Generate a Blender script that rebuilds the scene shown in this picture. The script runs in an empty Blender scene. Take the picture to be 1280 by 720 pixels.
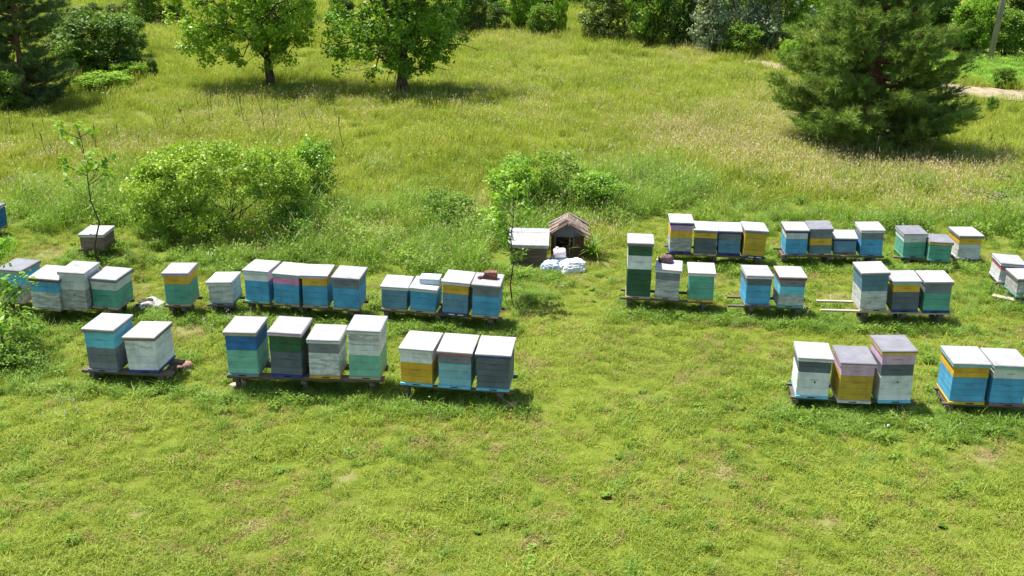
import bpy, bmesh, math, random
import numpy as np
from mathutils import Vector, Matrix

random.seed(7)
rng = np.random.default_rng(11)
scene = bpy.context.scene
COL = scene.collection
R = math.radians

# ------------------------------------------------------------------ camera
cam_data = bpy.data.cameras.new("camera")
cam_data.sensor_width = 36.0
cam_data.lens = 38.77
cam_data.clip_end = 3000
cam = bpy.data.objects.new("camera", cam_data)
COL.objects.link(cam)
pitch, roll = 0.35417, 0.012517
fw = Vector((0, math.cos(pitch), -math.sin(pitch)))
up = Vector((0, math.sin(pitch), math.cos(pitch)))
rt = Vector((1, 0, 0))
cx = rt * math.cos(roll) + up * math.sin(roll)
cy = -rt * math.sin(roll) + up * math.cos(roll)
m = Matrix((cx, cy, -fw)).transposed().to_4x4()
m.translation = Vector((0, 0, 7.18))
cam.matrix_world = m
scene.camera = cam

# ------------------------------------------------------------------ daylight
SUN = Vector((-0.34, 0.17, 1.0)).normalized()
world = bpy.data.worlds.new("World")
scene.world = world
world.use_nodes = True
nt = world.node_tree
nt.nodes.clear()
wo = nt.nodes.new('ShaderNodeOutputWorld')
bg = nt.nodes.new('ShaderNodeBackground')
sky = nt.nodes.new('ShaderNodeTexSky')
sky.sky_type = 'NISHITA'
sky.sun_disc = False
sky.sun_elevation = math.asin(SUN.z)
sky.sun_rotation = math.atan2(SUN.x, SUN.y)
sky.air_density = 1.0
sky.dust_density = 1.5
sky.ozone_density = 1.0
bg.inputs['Strength'].default_value = 0.10
nt.links.new(sky.outputs[0], bg.inputs['Color'])
nt.links.new(bg.outputs[0], wo.inputs['Surface'])
sun_data = bpy.data.lights.new("sun", 'SUN')
sun_data.energy = 4.7
sun_data.angle = R(0.55)
sun_data.color = (1.0, 0.955, 0.88)
sun = bpy.data.objects.new("sun", sun_data)
COL.objects.link(sun)
sun.rotation_euler = SUN.to_track_quat('Z', 'Y').to_euler()
sun.location = (-10, 20, 40)

vs = scene.view_settings
vs.view_transform = 'Standard'
vs.look = 'None'
vs.exposure = 1.10
vs.gamma = 1
vs.use_curve_mapping = False
scene.render.engine = 'CYCLES'
scene.cycles.max_bounces = 6
scene.cycles.diffuse_bounces = 3
scene.cycles.glossy_bounces = 2
scene.cycles.transmission_bounces = 4
scene.cycles.transparent_max_bounces = 4

# ------------------------------------------------------------------ helpers
def srgb(r, g, b):
    def f(c):
        c /= 255.0
        return c / 12.92 if c <= 0.04045 else ((c + 0.055) / 1.055) ** 2.4
    return (f(r), f(g), f(b), 1.0)


def gh(x, y):
    """height of the ground: level among the hives, gently rolling beyond"""
    k = min(max((y - 26.0) / 20.0, 0.0), 1.0)
    k = k * k * (3 - 2 * k)
    return k * 0.10 * (math.sin(x * 0.31 + 1.3) + math.sin(y * 0.23 + x * 0.11))


def gh_np(x, y):
    k = np.clip((y - 26.0) / 20.0, 0, 1)
    k = k * k * (3 - 2 * k)
    return k * 0.10 * (np.sin(x * 0.31 + 1.3) + np.sin(y * 0.23 + x * 0.11))


def tag(o, label=None, cat=None, group=None, kind=None):
    if label: o['label'] = label
    if cat: o['category'] = cat
    if group: o['group'] = group
    if kind: o['kind'] = kind
    return o


def link(name, mesh, parent=None):
    o = bpy.data.objects.new(name, mesh)
    COL.objects.link(o)
    if parent is not None:
        o.parent = parent
    return o


def thing(name, label, cat, loc=(0, 0, 0), rz=0.0, group=None):
    o = bpy.data.objects.new(name, None)
    COL.objects.link(o)
    o.empty_display_size = 0.2
    o.location = loc
    o.rotation_euler = (0, 0, rz)
    return tag(o, label, cat, group)


def copy_tree(o, parent=None):
    c = o.copy()
    COL.objects.link(c)
    c.parent = parent
    for ch in list(o.children):
        copy_tree(ch, c)
    return c


def mesh_arrays(name, V, F, mats, mi=None, smooth=False):
    """V (n,3); F (m,k) one polygon size per array, or a list of such arrays"""
    if not isinstance(F, list):
        F = [F]
    me = bpy.data.meshes.new(name)
    V = np.asarray(V, dtype=np.float32)
    loops = np.concatenate([f.ravel() for f in F]).astype(np.int32)
    sizes = np.concatenate([np.full(len(f), f.shape[1], dtype=np.int32) for f in F])
    starts = np.concatenate([[0], np.cumsum(sizes)[:-1]]).astype(np.int32)
    me.vertices.add(len(V))
    me.vertices.foreach_set('co', V.ravel())
    me.loops.add(len(loops))
    me.loops.foreach_set('vertex_index', loops)
    me.polygons.add(len(sizes))
    me.polygons.foreach_set('loop_start', starts)
    if mi is not None:
        me.polygons.foreach_set('material_index', np.asarray(mi, dtype=np.int32))
    if smooth:
        me.polygons.foreach_set('use_smooth', np.ones(len(sizes), dtype=bool))
    for mm in (mats if isinstance(mats, (list, tuple)) else [mats]):
        me.materials.append(mm)
    me.update(calc_edges=True)
    return me


class MB:
    """collects bevelled boxes, prisms and tubes into ONE mesh"""
    def __init__(self):
        self.bm = bmesh.new()

    def box(self, x0, x1, y0, y1, z0, z1, bev=0.004, rot=None, pivot=None, jitter=0.0):
        b = bmesh.new()
        bmesh.ops.create_cube(b, size=1.0)
        for v in b.verts:
            v.co = Vector(((x0 + x1) / 2 + v.co.x * (x1 - x0), (y0 + y1) / 2 + v.co.y * (y1 - y0), (z0 + z1) / 2 + v.co.z * (z1 - z0)))
            if jitter:
                v.co += Vector((random.uniform(-1, 1), random.uniform(-1, 1), random.uniform(-1, 1))) * jitter
        if bev > 0:
            bmesh.ops.bevel(b, geom=list(b.edges), offset=bev, segments=1, affect='EDGES', profile=0.5)
        if rot is not None:
            p = Vector(pivot if pivot else ((x0 + x1) / 2, (y0 + y1) / 2, (z0 + z1) / 2))
            for v in b.verts:
                v.co = rot @ (v.co - p) + p
        self._join(b)
        return self

    def _join(self, b):
        mp = {}
        for v in b.verts:
            mp[v.index if v.index >= 0 else id(v)] = None
        b.verts.ensure_lookup_table()
        b.verts.index_update()
        nv = [self.bm.verts.new(v.co) for v in b.verts]
        for f in b.faces:
            try:
                nf = self.bm.faces.new([nv[v.index] for v in f.verts])
                nf.smooth = f.smooth
            except ValueError:
                pass
        b.free()

    def tube(self, pts, radii, n=8, cap=True, smooth=True):
        pts = [Vector(p) for p in pts]
        rings = []
        ref = Vector((0.13, 0.21, 0.97)).normalized()
        for i, p in enumerate(pts):
            if i == 0: d = pts[1] - pts[0]
            elif i == len(pts) - 1: d = pts[-1] - pts[-2]
            else: d = pts[i + 1] - pts[i - 1]
            d.normalize()
            a = d.cross(ref)
            if a.length < 1e-3: a = d.cross(Vector((1, 0, 0)))
            a.normalize()
            c = d.cross(a)
            rings.append([self.bm.verts.new(p + (a * math.cos(t) + c * math.sin(t)) * radii[i])
                          for t in [2 * math.pi * k / n for k in range(n)]])
        for i in range(len(rings) - 1):
            for k in range(n):
                f = self.bm.faces.new([rings[i][k], rings[i][(k + 1) % n], rings[i + 1][(k + 1) % n], rings[i + 1][k]])
                f.smooth = smooth
        if cap:
            self.bm.faces.new(rings[0][::-1])
            self.bm.faces.new(rings[-1])
        return self

    def prism(self, poly, y0, y1):
        a = [self.bm.verts.new((x, y0, z)) for x, z in poly]
        b = [self.bm.verts.new((x, y1, z)) for x, z in poly]
        n = len(poly)
        self.bm.faces.new(a)
        self.bm.faces.new(b[::-1])
        for i in range(n):
            self.bm.faces.new([a[(i + 1) % n], a[i], b[i], b[(i + 1) % n]])
        return self

    def build(self, name, mats, parent=None):
        bmesh.ops.recalc_face_normals(self.bm, faces=list(self.bm.faces))
        me = bpy.data.meshes.new(name)
        self.bm.to_mesh(me)
        self.bm.free()
        for mm in (mats if isinstance(mats, (list, tuple)) else [mats]):
            me.materials.append(mm)
        return link(name, me, parent)


# ------------------------------------------------------------------ materials
def new_mat(name):
    mt = bpy.data.materials.new(name)
    mt.use_nodes = True
    t = mt.node_tree
    t.nodes.clear()
    return mt, t, t.nodes.new, t.links.new


def ramp(t, stops, interp='LINEAR'):
    r = t.nodes.new('ShaderNodeValToRGB')
    r.color_ramp.interpolation = interp
    e = r.color_ramp.elements
    while len(e) < len(stops):
        e.new(0.5)
    for i, (p, c) in enumerate(stops):
        e[i].position = p
        e[i].color = c if len(c) == 4 else (*c, 1)
    return r


def noise(t, vec, scale, detail=4, rough=0.6, dist=0.0):
    n = t.nodes.new('ShaderNodeTexNoise')
    n.inputs['Scale'].default_value = scale
    n.inputs['Detail'].default_value = detail
    n.inputs['Roughness'].default_value = rough
    n.inputs['Distortion'].default_value = dist
    if vec is not None:
        t.links.new(vec, n.inputs['Vector'])
    return n


def mixc(t, fac, a, b, blend='MIX'):
    mx = t.nodes.new('ShaderNodeMix')
    mx.data_type = 'RGBA'
    mx.blend_type = blend
    for sock, v in ((0, fac), (6, a), (7, b)):
        if hasattr(v, 'is_output'):
            t.links.new(v, mx.inputs[sock])
        else:
            mx.inputs[sock].default_value = v
    return mx.outputs[2]


def mapping(t, scale, coord='Object'):
    tc = t.nodes.new('ShaderNodeTexCoord')
    mp = t.nodes.new('ShaderNodeMapping')
    mp.inputs['Scale'].default_value = scale
    t.links.new(tc.outputs[coord], mp.inputs['Vector'])
    return mp.outputs[0]


_paint = {}
def paint(rgb, wear=0.15, rough=0.62, wood=(142, 136, 130)):
    """sun-bleached oil paint on boards; wear lets streaks of grey wood through"""
    key = (rgb, wear, wood)
    if key in _paint:
        return _paint[key]
    mt, t, N, L = new_mat('painted_wood')
    out = N('ShaderNodeOutputMaterial')
    p = N('ShaderNodeBsdfPrincipled')
    L(p.outputs[0], out.inputs[0])
    oi = N('ShaderNodeObjectInfo')
    tc = N('ShaderNodeTexCoord')
    add = N('ShaderNodeVectorMath'); add.operation = 'ADD'
    sc = N('ShaderNodeVectorMath'); sc.operation = 'SCALE'
    L(oi.outputs['Location'], sc.inputs[0]); sc.inputs['Scale'].default_value = 7.3
    L(tc.outputs['Object'], add.inputs[0]); L(sc.outputs[0], add.inputs[1])
    def mp(s):
        q = N('ShaderNodeMapping'); q.inputs['Scale'].default_value = s
        L(add.outputs[0], q.inputs['Vector']); return q.outputs[0]
    n1 = noise(t, mp((3.0, 3.0, 14.0)), 1.6, 6, 0.7, 0.4)
    n2 = noise(t, mp((1, 1, 1)), 5.0, 5, 0.6)
    n3 = noise(t, mp((9, 9, 60)), 1.0, 3, 0.6)
    base = srgb(*rgb)
    light = tuple(min(1, c * 1.18 + 0.02) for c in base[:3]) + (1,)
    dark = tuple(c * 0.72 for c in base[:3]) + (1,)
    r0 = ramp(t, [(0.32, dark), (0.5, base), (0.72, light)])
    L(n2.outputs[0], r0.inputs[0])
    col = mixc(t, 0.22, r0.outputs[0], mixc(t, n3.outputs[0], (0.25, 0.24, 0.22, 1), base))
    w = srgb(*wood)
    wd = ramp(t, [(0.35, tuple(c * 0.52 for c in w[:3]) + (1,)), (0.65, w)])
    L(n3.outputs[0], wd.inputs[0])
    wear = min(1, wear + .08)
    lo = 0.72 - 0.42 * wear
    mk = ramp(t, [(lo, (0, 0, 0, 1)), (lo + 0.10, (1, 1, 1, 1))])
    L(n1.outputs[0], mk.inputs[0])
    mfac = N('ShaderNodeMath'); mfac.operation = 'MULTIPLY'
    L(mk.outputs[0], mfac.inputs[0]); mfac.inputs[1].default_value = 0.28 + 0.42 * min(wear, 1)
    col = mixc(t, mfac.outputs[0], col, wd.outputs[0])
    ge = N('ShaderNodeNewGeometry')
    rp = ramp(t, [(0.0, (0.80, 0.79, 0.76)), (0.5, (0.95, 0.95, 0.94)), (1.0, (1.0, 1.0, 1.0))])
    L(ge.outputs['Random Per Island'], rp.inputs[0])
    col = mixc(t, 1.0, col, rp.outputs[0], 'MULTIPLY')
    n4 = noise(t, mp((16, 16, 1.6)), 1.2, 5, 0.7, 0.3)
    gr = ramp(t, [(0.50, (1, 1, 1)), (0.74, (0.60, 0.57, 0.50))])
    L(n4.outputs[0], gr.inputs[0])
    col = mixc(t, 0.25 + 0.35 * min(wear + .1, 1), col, gr.outputs[0], 'MULTIPLY')
    L(col, p.inputs['Base Color'])
    p.inputs['Roughness'].default_value = rough
    p.inputs['Specular IOR Level'].default_value = 0.3
    bp = N('ShaderNodeBump'); bp.inputs['Strength'].default_value = 0.35; bp.inputs['Distance'].default_value = 0.004
    L(n3.outputs[0], bp.inputs['Height']); L(bp.outputs[0], p.inputs['Normal'])
    _paint[key] = mt
    return mt


_lid = {}
def lidmat(kind):
    """sheet-metal roofs: 'w' white painted, 'z' zinc grey, 's' stained white"""
    if kind in _lid:
        return _lid[kind]
    mt, t, N, L = new_mat('lid_sheet_metal')
    out = N('ShaderNodeOutputMaterial')
    p = N('ShaderNodeBsdfPrincipled')
    L(p.outputs[0], out.inputs[0])
    oi = N('ShaderNodeObjectInfo')
    tc = N('ShaderNodeTexCoord')
    add = N('ShaderNodeVectorMath'); add.operation = 'ADD'
    L(tc.outputs['Object'], add.inputs[0]); L(oi.outputs['Location'], add.inputs[1])
    n1 = noise(t, add.outputs[0], 6.0, 6, 0.65, 0.6)
    n2 = noise(t, add.outputs[0], 30.0, 5, 0.75)
    n5 = noise(t, add.outputs[0], 2.6, 5, 0.7, 1.0)
    c = {'w': ((0.40, 0.40, 0.405), (0.35, 0.35, 0.35), (0.22, 0.205, 0.18)),
         'z': ((0.20, 0.20, 0.225), (0.165, 0.165, 0.185), (0.115, 0.11, 0.11)),
         's': ((0.33, 0.33, 0.35), (0.28, 0.28, 0.29), (0.145, 0.13, 0.11))}[kind]
    r0 = ramp(t, [(0.42, (*c[0], 1)), (0.62, (*c[1], 1)), (0.80, (*c[2], 1))])
    L(n1.outputs[0], r0.inputs[0])
    r1 = ramp(t, [(0.63, (1, 1, 1, 1)), (0.78, (0.62, 0.60, 0.56, 1))])
    L(n2.outputs[0], r1.inputs[0])
    r5 = ramp(t, [(0.46, (1, 1, 1)), (0.56, (0.86, 0.84, 0.80)), (0.60, (0.96, 0.95, 0.93)), (0.75, (0.70, 0.66, 0.60))])
    L(n5.outputs[0], r5.inputs[0])
    lc = mixc(t, 1.0, r0.outputs[0], r1.outputs[0], 'MULTIPLY')
    L(mixc(t, 0.8, lc, r5.outputs[0], 'MULTIPLY'), p.inputs['Base Color'])
    p.inputs['Roughness'].default_value = 0.5
    p.inputs['Metallic'].default_value = 0.0
    bp = N('ShaderNodeBump'); bp.inputs['Strength'].default_value = 0.25; bp.inputs['Distance'].default_value = 0.01
    L(n1.outputs[0], bp.inputs['Height']); L(bp.outputs[0], p.inputs['Normal'])
    _lid[kind] = mt
    return mt


def simple(name, c1, c2, scale=8, rough=0.8, bump=0.4, bdist=0.01, stretch=(1, 1, 1), metallic=0.0):
    mt, t, N, L = new_mat(name)
    out = N('ShaderNodeOutputMaterial')
    p = N('ShaderNodeBsdfPrincipled')
    L(p.outputs[0], out.inputs[0])
    v = mapping(t, stretch)
    n1 = noise(t, v, scale, 6, 0.7, 0.3)
    r0 = ramp(t, [(0.36, srgb(*c1)), (0.66, srgb(*c2))])
    L(n1.outputs[0], r0.inputs[0])
    L(r0.outputs[0], p.inputs['Base Color'])
    p.inputs['Roughness'].default_value = rough
    p.inputs['Metallic'].default_value = metallic
    p.inputs['Specular IOR Level'].default_value = 0.3
    bp = N('ShaderNodeBump'); bp.inputs['Strength'].default_value = bump; bp.inputs['Distance'].default_value = bdist
    L(n1.outputs[0], bp.inputs['Height']); L(bp.outputs[0], p.inputs['Normal'])
    return mt


def leafmat(name, c1, c2, c3=None, trans=0.35, wscale=0.35, gloss=0.05, grough=0.4, tint=(1.1, 1.15, 0.6)):
    """leaves or blades: every leaf its own shade, drifting slowly across the field; light comes through"""
    mt, t, N, L = new_mat(name)
    out = N('ShaderNodeOutputMaterial')
    geo = N('ShaderNodeNewGeometry')
    n1 = noise(t, geo.outputs['Position'], wscale, 3, 0.6)
    w = ramp(t, [(0.34, (0, 0, 0, 1)), (0.66, (1, 1, 1, 1))])
    L(n1.outputs[0], w.inputs[0])
    a = N('ShaderNodeMath'); a.operation = 'MULTIPLY'; a.inputs[1].default_value = 0.55
    L(w.outputs[0], a.inputs[0])
    b = N('ShaderNodeMath'); b.operation = 'MULTIPLY_ADD'; b.inputs[1].default_value = 0.45
    L(geo.outputs['Random Per Island'], b.inputs[0]); L(a.outputs[0], b.inputs[2])
    stops = [(0.0, c1), (1.0, c2)] if c3 is None else [(0.0, c1), (0.78, c2), (1.0, c3)]
    r0 = ramp(t, stops)
    L(b.outputs[0], r0.inputs[0])
    d = N('ShaderNodeBsdfDiffuse'); L(r0.outputs[0], d.inputs['Color'])
    tr = N('ShaderNodeBsdfTranslucent')
    L(mixc(t, 1.0, r0.outputs[0], (*tint, 1), 'MULTIPLY'), tr.inputs['Color'])
    mx = N('ShaderNodeMixShader'); mx.inputs[0].default_value = trans
    L(d.outputs[0], mx.inputs[1]); L(tr.outputs[0], mx.inputs[2])
    g = N('ShaderNodeBsdfGlossy'); g.inputs['Roughness'].default_value = grough
    g.inputs['Color'].default_value = (0.9, 0.9, 0.9, 1)
    m2 = N('ShaderNodeMixShader'); m2.inputs[0].default_value = gloss
    L(mx.outputs[0], m2.inputs[1]); L(g.outputs[0], m2.inputs[2])
    L(m2.outputs[0], out.inputs[0])
    return mt


WHITE = (226, 228, 226); OFFW = (205, 208, 204); GREY = (112, 118, 126); SLATE = (86, 96, 106)
BLUE = (70, 162, 206); DUSTY = (92, 142, 170); DEEP = (12, 102, 168); CYAN = (98, 190, 210); PALECY = (128, 184, 196)
TEAL = (84, 164, 142); MINT = (120, 188, 164); GREEN = (14, 84, 46); YEL = (214, 168, 24); OCHRE = (196, 162, 34)
PINK = (218, 136, 180); MAUVE = (190, 150, 178); NAVY = (22, 42, 120); TAN = (176, 160, 128); RED = (128, 42, 50)
PINKW = (206, 168, 192); CBLUE = (84, 124, 140); BROWN = (126, 98, 84); ROSE = (176, 92, 104)
wood_dark = simple('weathered_wood', (66, 56, 48), (118, 106, 92), 6, 0.85, 0.6, 0.006, (1, 12, 12))
wood_pale = simple('pale_wood', (150, 138, 118), (196, 186, 166), 6, 0.85, 0.5, 0.006, (1, 12, 12))
black_in = simple('dark_opening', (10, 9, 8), (20, 18, 16), 5, 0.9, 0.1)
bark = simple('bark', (58, 46, 36), (104, 88, 72), 9, 0.9, 1.0, 0.03, (1, 1, 0.25))
bark_red = simple('pine_bark', (92, 58, 40), (140, 98, 70), 9, 0.9, 1.0, 0.03, (1, 1, 0.3))
twig_m = simple('dry_twig', (58, 50, 44), (98, 86, 74), 14, 0.9, 0.5)

# ------------------------------------------------------------------ ground
def smooth_noise(x, y, s, seed):
    """cheap value field in 0..1 used to vary how plants are spread"""
    r = np.random.default_rng(seed)
    v = np.zeros_like(x, dtype=float)
    amp = 0
    for k in range(7):
        a = r.uniform(0, 2 * np.pi); f = s * r.uniform(0.6, 2.4); ph = r.uniform(0, 6.28)
        w = 1.0 / (0.6 + f / s)
        v += w * np.sin((x * np.cos(a) + y * np.sin(a)) * f + ph + 1.3 * np.sin((x * np.sin(a) - y * np.cos(a)) * f * 0.7 + ph))
        amp += w
    return 0.5 + 0.5 * v / amp * 1.8


def axis(a, b, steps):
    out = [a]
    for lim, st in steps:
        while out[-1] < lim:
            out.append(min(out[-1] + st, lim))
    return np.array(out)

xs = axis(-420, 420, [(-60, 30), (-30, 2), (30, 1.0), (60, 2), (420, 30)])
ys = axis(-60, 900, [(0, 15), (60, 1.0), (120, 4), (900, 60)])
GX, GY = np.meshgrid(xs, ys)
GZ = gh_np(GX, GY)
V = np.stack([GX, GY, GZ], -1).reshape(-1, 3)
nx, ny = len(xs), len(ys)
i0 = (np.arange(ny - 1)[:, None] * nx + np.arange(nx - 1)[None]).ravel()
F = np.stack([i0, i0 + 1, i0 + nx + 1, i0 + nx], -1)

mt, t, N, L = new_mat('meadow_soil_and_moss')
out = N('ShaderNodeOutputMaterial')
p = N('ShaderNodeBsdfPrincipled')
L(p.outputs[0], out.inputs[0])
geo = N('ShaderNodeNewGeometry')
pos = geo.outputs['Position']
a1 = noise(t, pos, 0.35, 5, 0.6)
a2 = noise(t, pos, 5.0, 6, 0.75)
a3 = noise(t, pos, 28.0, 4, 0.7)
g1 = ramp(t, [(0.30, (0.08, 0.115, 0.012)), (0.5, (0.155, 0.20, 0.022)), (0.72, (0.23, 0.26, 0.04))])
L(a2.outputs[0], g1.inputs[0])
g2 = ramp(t, [(0.38, (0.10, 0.075, 0.045)), (0.62, (0.24, 0.19, 0.11))])
L(a3.outputs[0], g2.inputs[0])
mk = ramp(t, [(0.50, (0, 0, 0)), (0.68, (1, 1, 1))])
L(a1.outputs[0], mk.inputs[0])
mk2 = ramp(t, [(0.42, (0, 0, 0)), (0.62, (1, 1, 1))])
L(a2.outputs[0], mk2.inputs[0])
mm = N('ShaderNodeMath'); mm.operation = 'MULTIPLY'
L(mk.outputs[0], mm.inputs[0]); L(mk2.outputs[0], mm.inputs[1])
ml = N('ShaderNodeMath'); ml.operation = 'MULTIPLY'; ml.inputs[1].default_value = 0.75
L(mm.outputs[0], ml.inputs[0])
base = mixc(t, ml.outputs[0], g1.outputs[0], g2.outputs[0])
# worn spots where the turf is trodden bare
BARE = [(-5.46, 17.2, 0.41), (-4.01, 16.14, 0.18), (-9.36, 21.03, 0.48), (-3.12, 11.17, 0.24), (-2.11, 12.3, 0.16), (3.86, 11.42, 0.21), (6.37, 13.14, 0.28), (-0.85, 11.05, 0.22), (1.91, 20.87, 0.26), (4.12, 20.24, 0.4), (6.04, 19.0, 0.38), (5.78, 20.3, 0.25), (1.24, 20.13, 0.31), (2.67, 24.59, 0.41), (-7.73, 15.72, 0.15), (2.58, 15.29, 0.15), (2.78, 12.63, 0.21), (-4.44, 11.49, 0.13), (-0.17, 12.35, 0.16), (-1.21, 10.48, 0.2)]
acc = None
warp = N('ShaderNodeVectorMath'); warp.operation = 'MULTIPLY_ADD'
wn = noise(t, pos, 2.2, 5, 0.75)
L(wn.outputs['Color'], warp.inputs[0]); warp.inputs[1].default_value = (0.9, 0.9, 0); L(pos, warp.inputs[2])
for (bx, by, br) in BARE:
    dn = N('ShaderNodeVectorMath'); dn.operation = 'DISTANCE'
    L(warp.outputs[0], dn.inputs[0]); dn.inputs[1].default_value = (bx + 0.45, by + 0.45, 0.0)
    mr = N('ShaderNodeMapRange'); mr.inputs[1].default_value = br * 1.35; mr.inputs[2].default_value = br * 0.1
    mr.inputs[3].default_value = 0; mr.inputs[4].default_value = 0.6
    L(dn.outputs['Value'], mr.inputs[0])
    if acc is None:
        acc = mr.outputs[0]
    else:
        q = N('ShaderNodeMath'); q.operation = 'MAXIMUM'
        L(acc, q.inputs[0]); L(mr.outputs[0], q.inputs[1]); acc = q.outputs[0]
straw = ramp(t, [(0.35, (0.24, 0.20, 0.09)), (0.65, (0.40, 0.34, 0.18))])
L(a3.outputs[0], straw.inputs[0])
base = mixc(t, acc, base, straw.outputs[0])
L(base, p.inputs['Base Color'])
p.inputs['Roughness'].default_value = 0.95
p.inputs['Specular IOR Level'].default_value = 0.1
bp = N('ShaderNodeBump'); bp.inputs['Strength'].default_value = 0.9; bp.inputs['Distance'].default_value = 0.06
L(a3.outputs[0], bp.inputs['Height']); L(bp.outputs[0], p.inputs['Normal'])
ground = link('ground', mesh_arrays('ground', V, F, mt, smooth=True))
tag(ground, 'green grassy ground of the meadow reaching under every hive', 'ground', kind='structure')


def strip(name, left, right, mat, label, dz=0.008, sub=6):
    """a sheet laid over the rolling ground between two outlines"""
    Vv, Ff = [], []
    def dens(pl):
        o = []
        for i in range(len(pl) - 1):
            for k in range(sub):
                q = k / sub
                o.append((pl[i][0] * (1 - q) + pl[i + 1][0] * q, pl[i][1] * (1 - q) + pl[i + 1][1] * q))
        o.append(pl[-1]); return o
    A, B = dens(left), dens(right)
    nseg = 6
    for (xa, ya), (xb, yb) in zip(A, B):
        for k in range(nseg + 1):
            q = k / nseg
            x = xa * (1 - q) + xb * q; y = ya * (1 - q) + yb * q
            if 0 < k < nseg: pass
            else:
                x += random.uniform(-.12, .12); y += random.uniform(-.12, .12)
            Vv.append((x, y, gh(x, y) + dz + 0.02))
    for i in range(len(A) - 1):
        for k in range(nseg):
            a = i * (nseg + 1) + k
            Ff.append((a, a + 1, a + nseg + 2, a + nseg + 1))
    o = link(name, mesh_arrays(name, Vv, np.array(Ff), mat, smooth=True))
    return tag(o, label, name.replace('_', ' '), kind='structure')

sand = simple('sandy_track', (116, 104, 82), (162, 148, 122), 3, 0.95, 0.5, 0.02)
PATH_A = [(19.19, 38.39), (18.21, 39.37), (16.53, 40.19), (15.75, 41.27), (14.67, 42.58), (13.21, 43.93), (11.3, 45.96), (10.6, 47.39), (9.91, 48.22)]
PATH_B = [(20.21, 40.6), (19.06, 41.34), (17.47, 42.25), (16.61, 43.26), (15.28, 44.47), (13.71, 45.74), (11.82, 47.49), (11.02, 48.54), (10.12, 48.93)]
strip('dirt_path', PATH_A, PATH_B, sand, 'pale sandy dirt track running past behind the pine')
crop = simple('short_green_crop', (78, 118, 26), (112, 150, 40), 2.5, 0.95, 0.8, 0.05)
strip('field', [(21.16, 41.65), (19.44, 42.22), (17.75, 42.98), (16.63, 44.19), (15.87, 45.3)], [(24.52, 48.73), (22.37, 49.01), (20.2, 49.3), (18.55, 49.63), (17.27, 49.52)], crop, 'bright green field of short grass beyond the sandy track')
tag(strip('field', [(-11.03, 56.52), (-7.05, 56.91), (-3.02, 57.3)], [(-12.49, 64.25), (-7.99, 64.76), (-3.43, 65.27)], crop, ''), 'bright green field far behind the two meadow trees', 'field')

# ------------------------------------------------------------------ grass and herbs
blade_lawn = leafmat('lawn_blades', (0.165, 0.225, 0.024), (0.365, 0.415, 0.058), (0.52, 0.46, 0.15), 0.34, 0.45, 0.012, .5)
blade_dry = leafmat('dry_blades', (0.24, 0.165, 0.075), (0.42, 0.31, 0.16), None, 0.3, 0.8, 0.0)
blade_lush = leafmat('lush_blades', (0.13, 0.235, 0.030), (0.26, 0.39, 0.060), (0.48, 0.46, 0.20), 0.42, 0.5, 0.015, .5)
blade_mead = leafmat('meadow_blades', (0.20, 0.255, 0.036), (0.38, 0.415, 0.064), (0.55, 0.41, 0.22), 0.38, 0.30, 0.008, .5)
seed_m = leafmat('seed_heads', (0.46, 0.36, 0.20), (0.62, 0.48, 0.34), None, 0.25, 0.3, 0.0)
herb_m = leafmat('herb_leaves', (0.12, 0.21, 0.026), (0.25, 0.38, 0.050), None, 0.40, 0.6, 0.012, .5)
violet_m = leafmat('violet_petals', (0.30, 0.22, 0.46), (0.42, 0.32, 0.56), None, 0.3, 1.0, 0.0, tint=(1, 1, 1))
white_m = leafmat('white_petals', (0.70, 0.70, 0.64), (0.80, 0.80, 0.76), None, 0.3, 1.0, 0.0, tint=(1, 1, 1))
yellow_m = leafmat('yellow_petals', (0.60, 0.48, 0.03), (0.75, 0.62, 0.06), None, 0.3, 1.0, 0.0, tint=(1, 1, 1))


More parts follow.
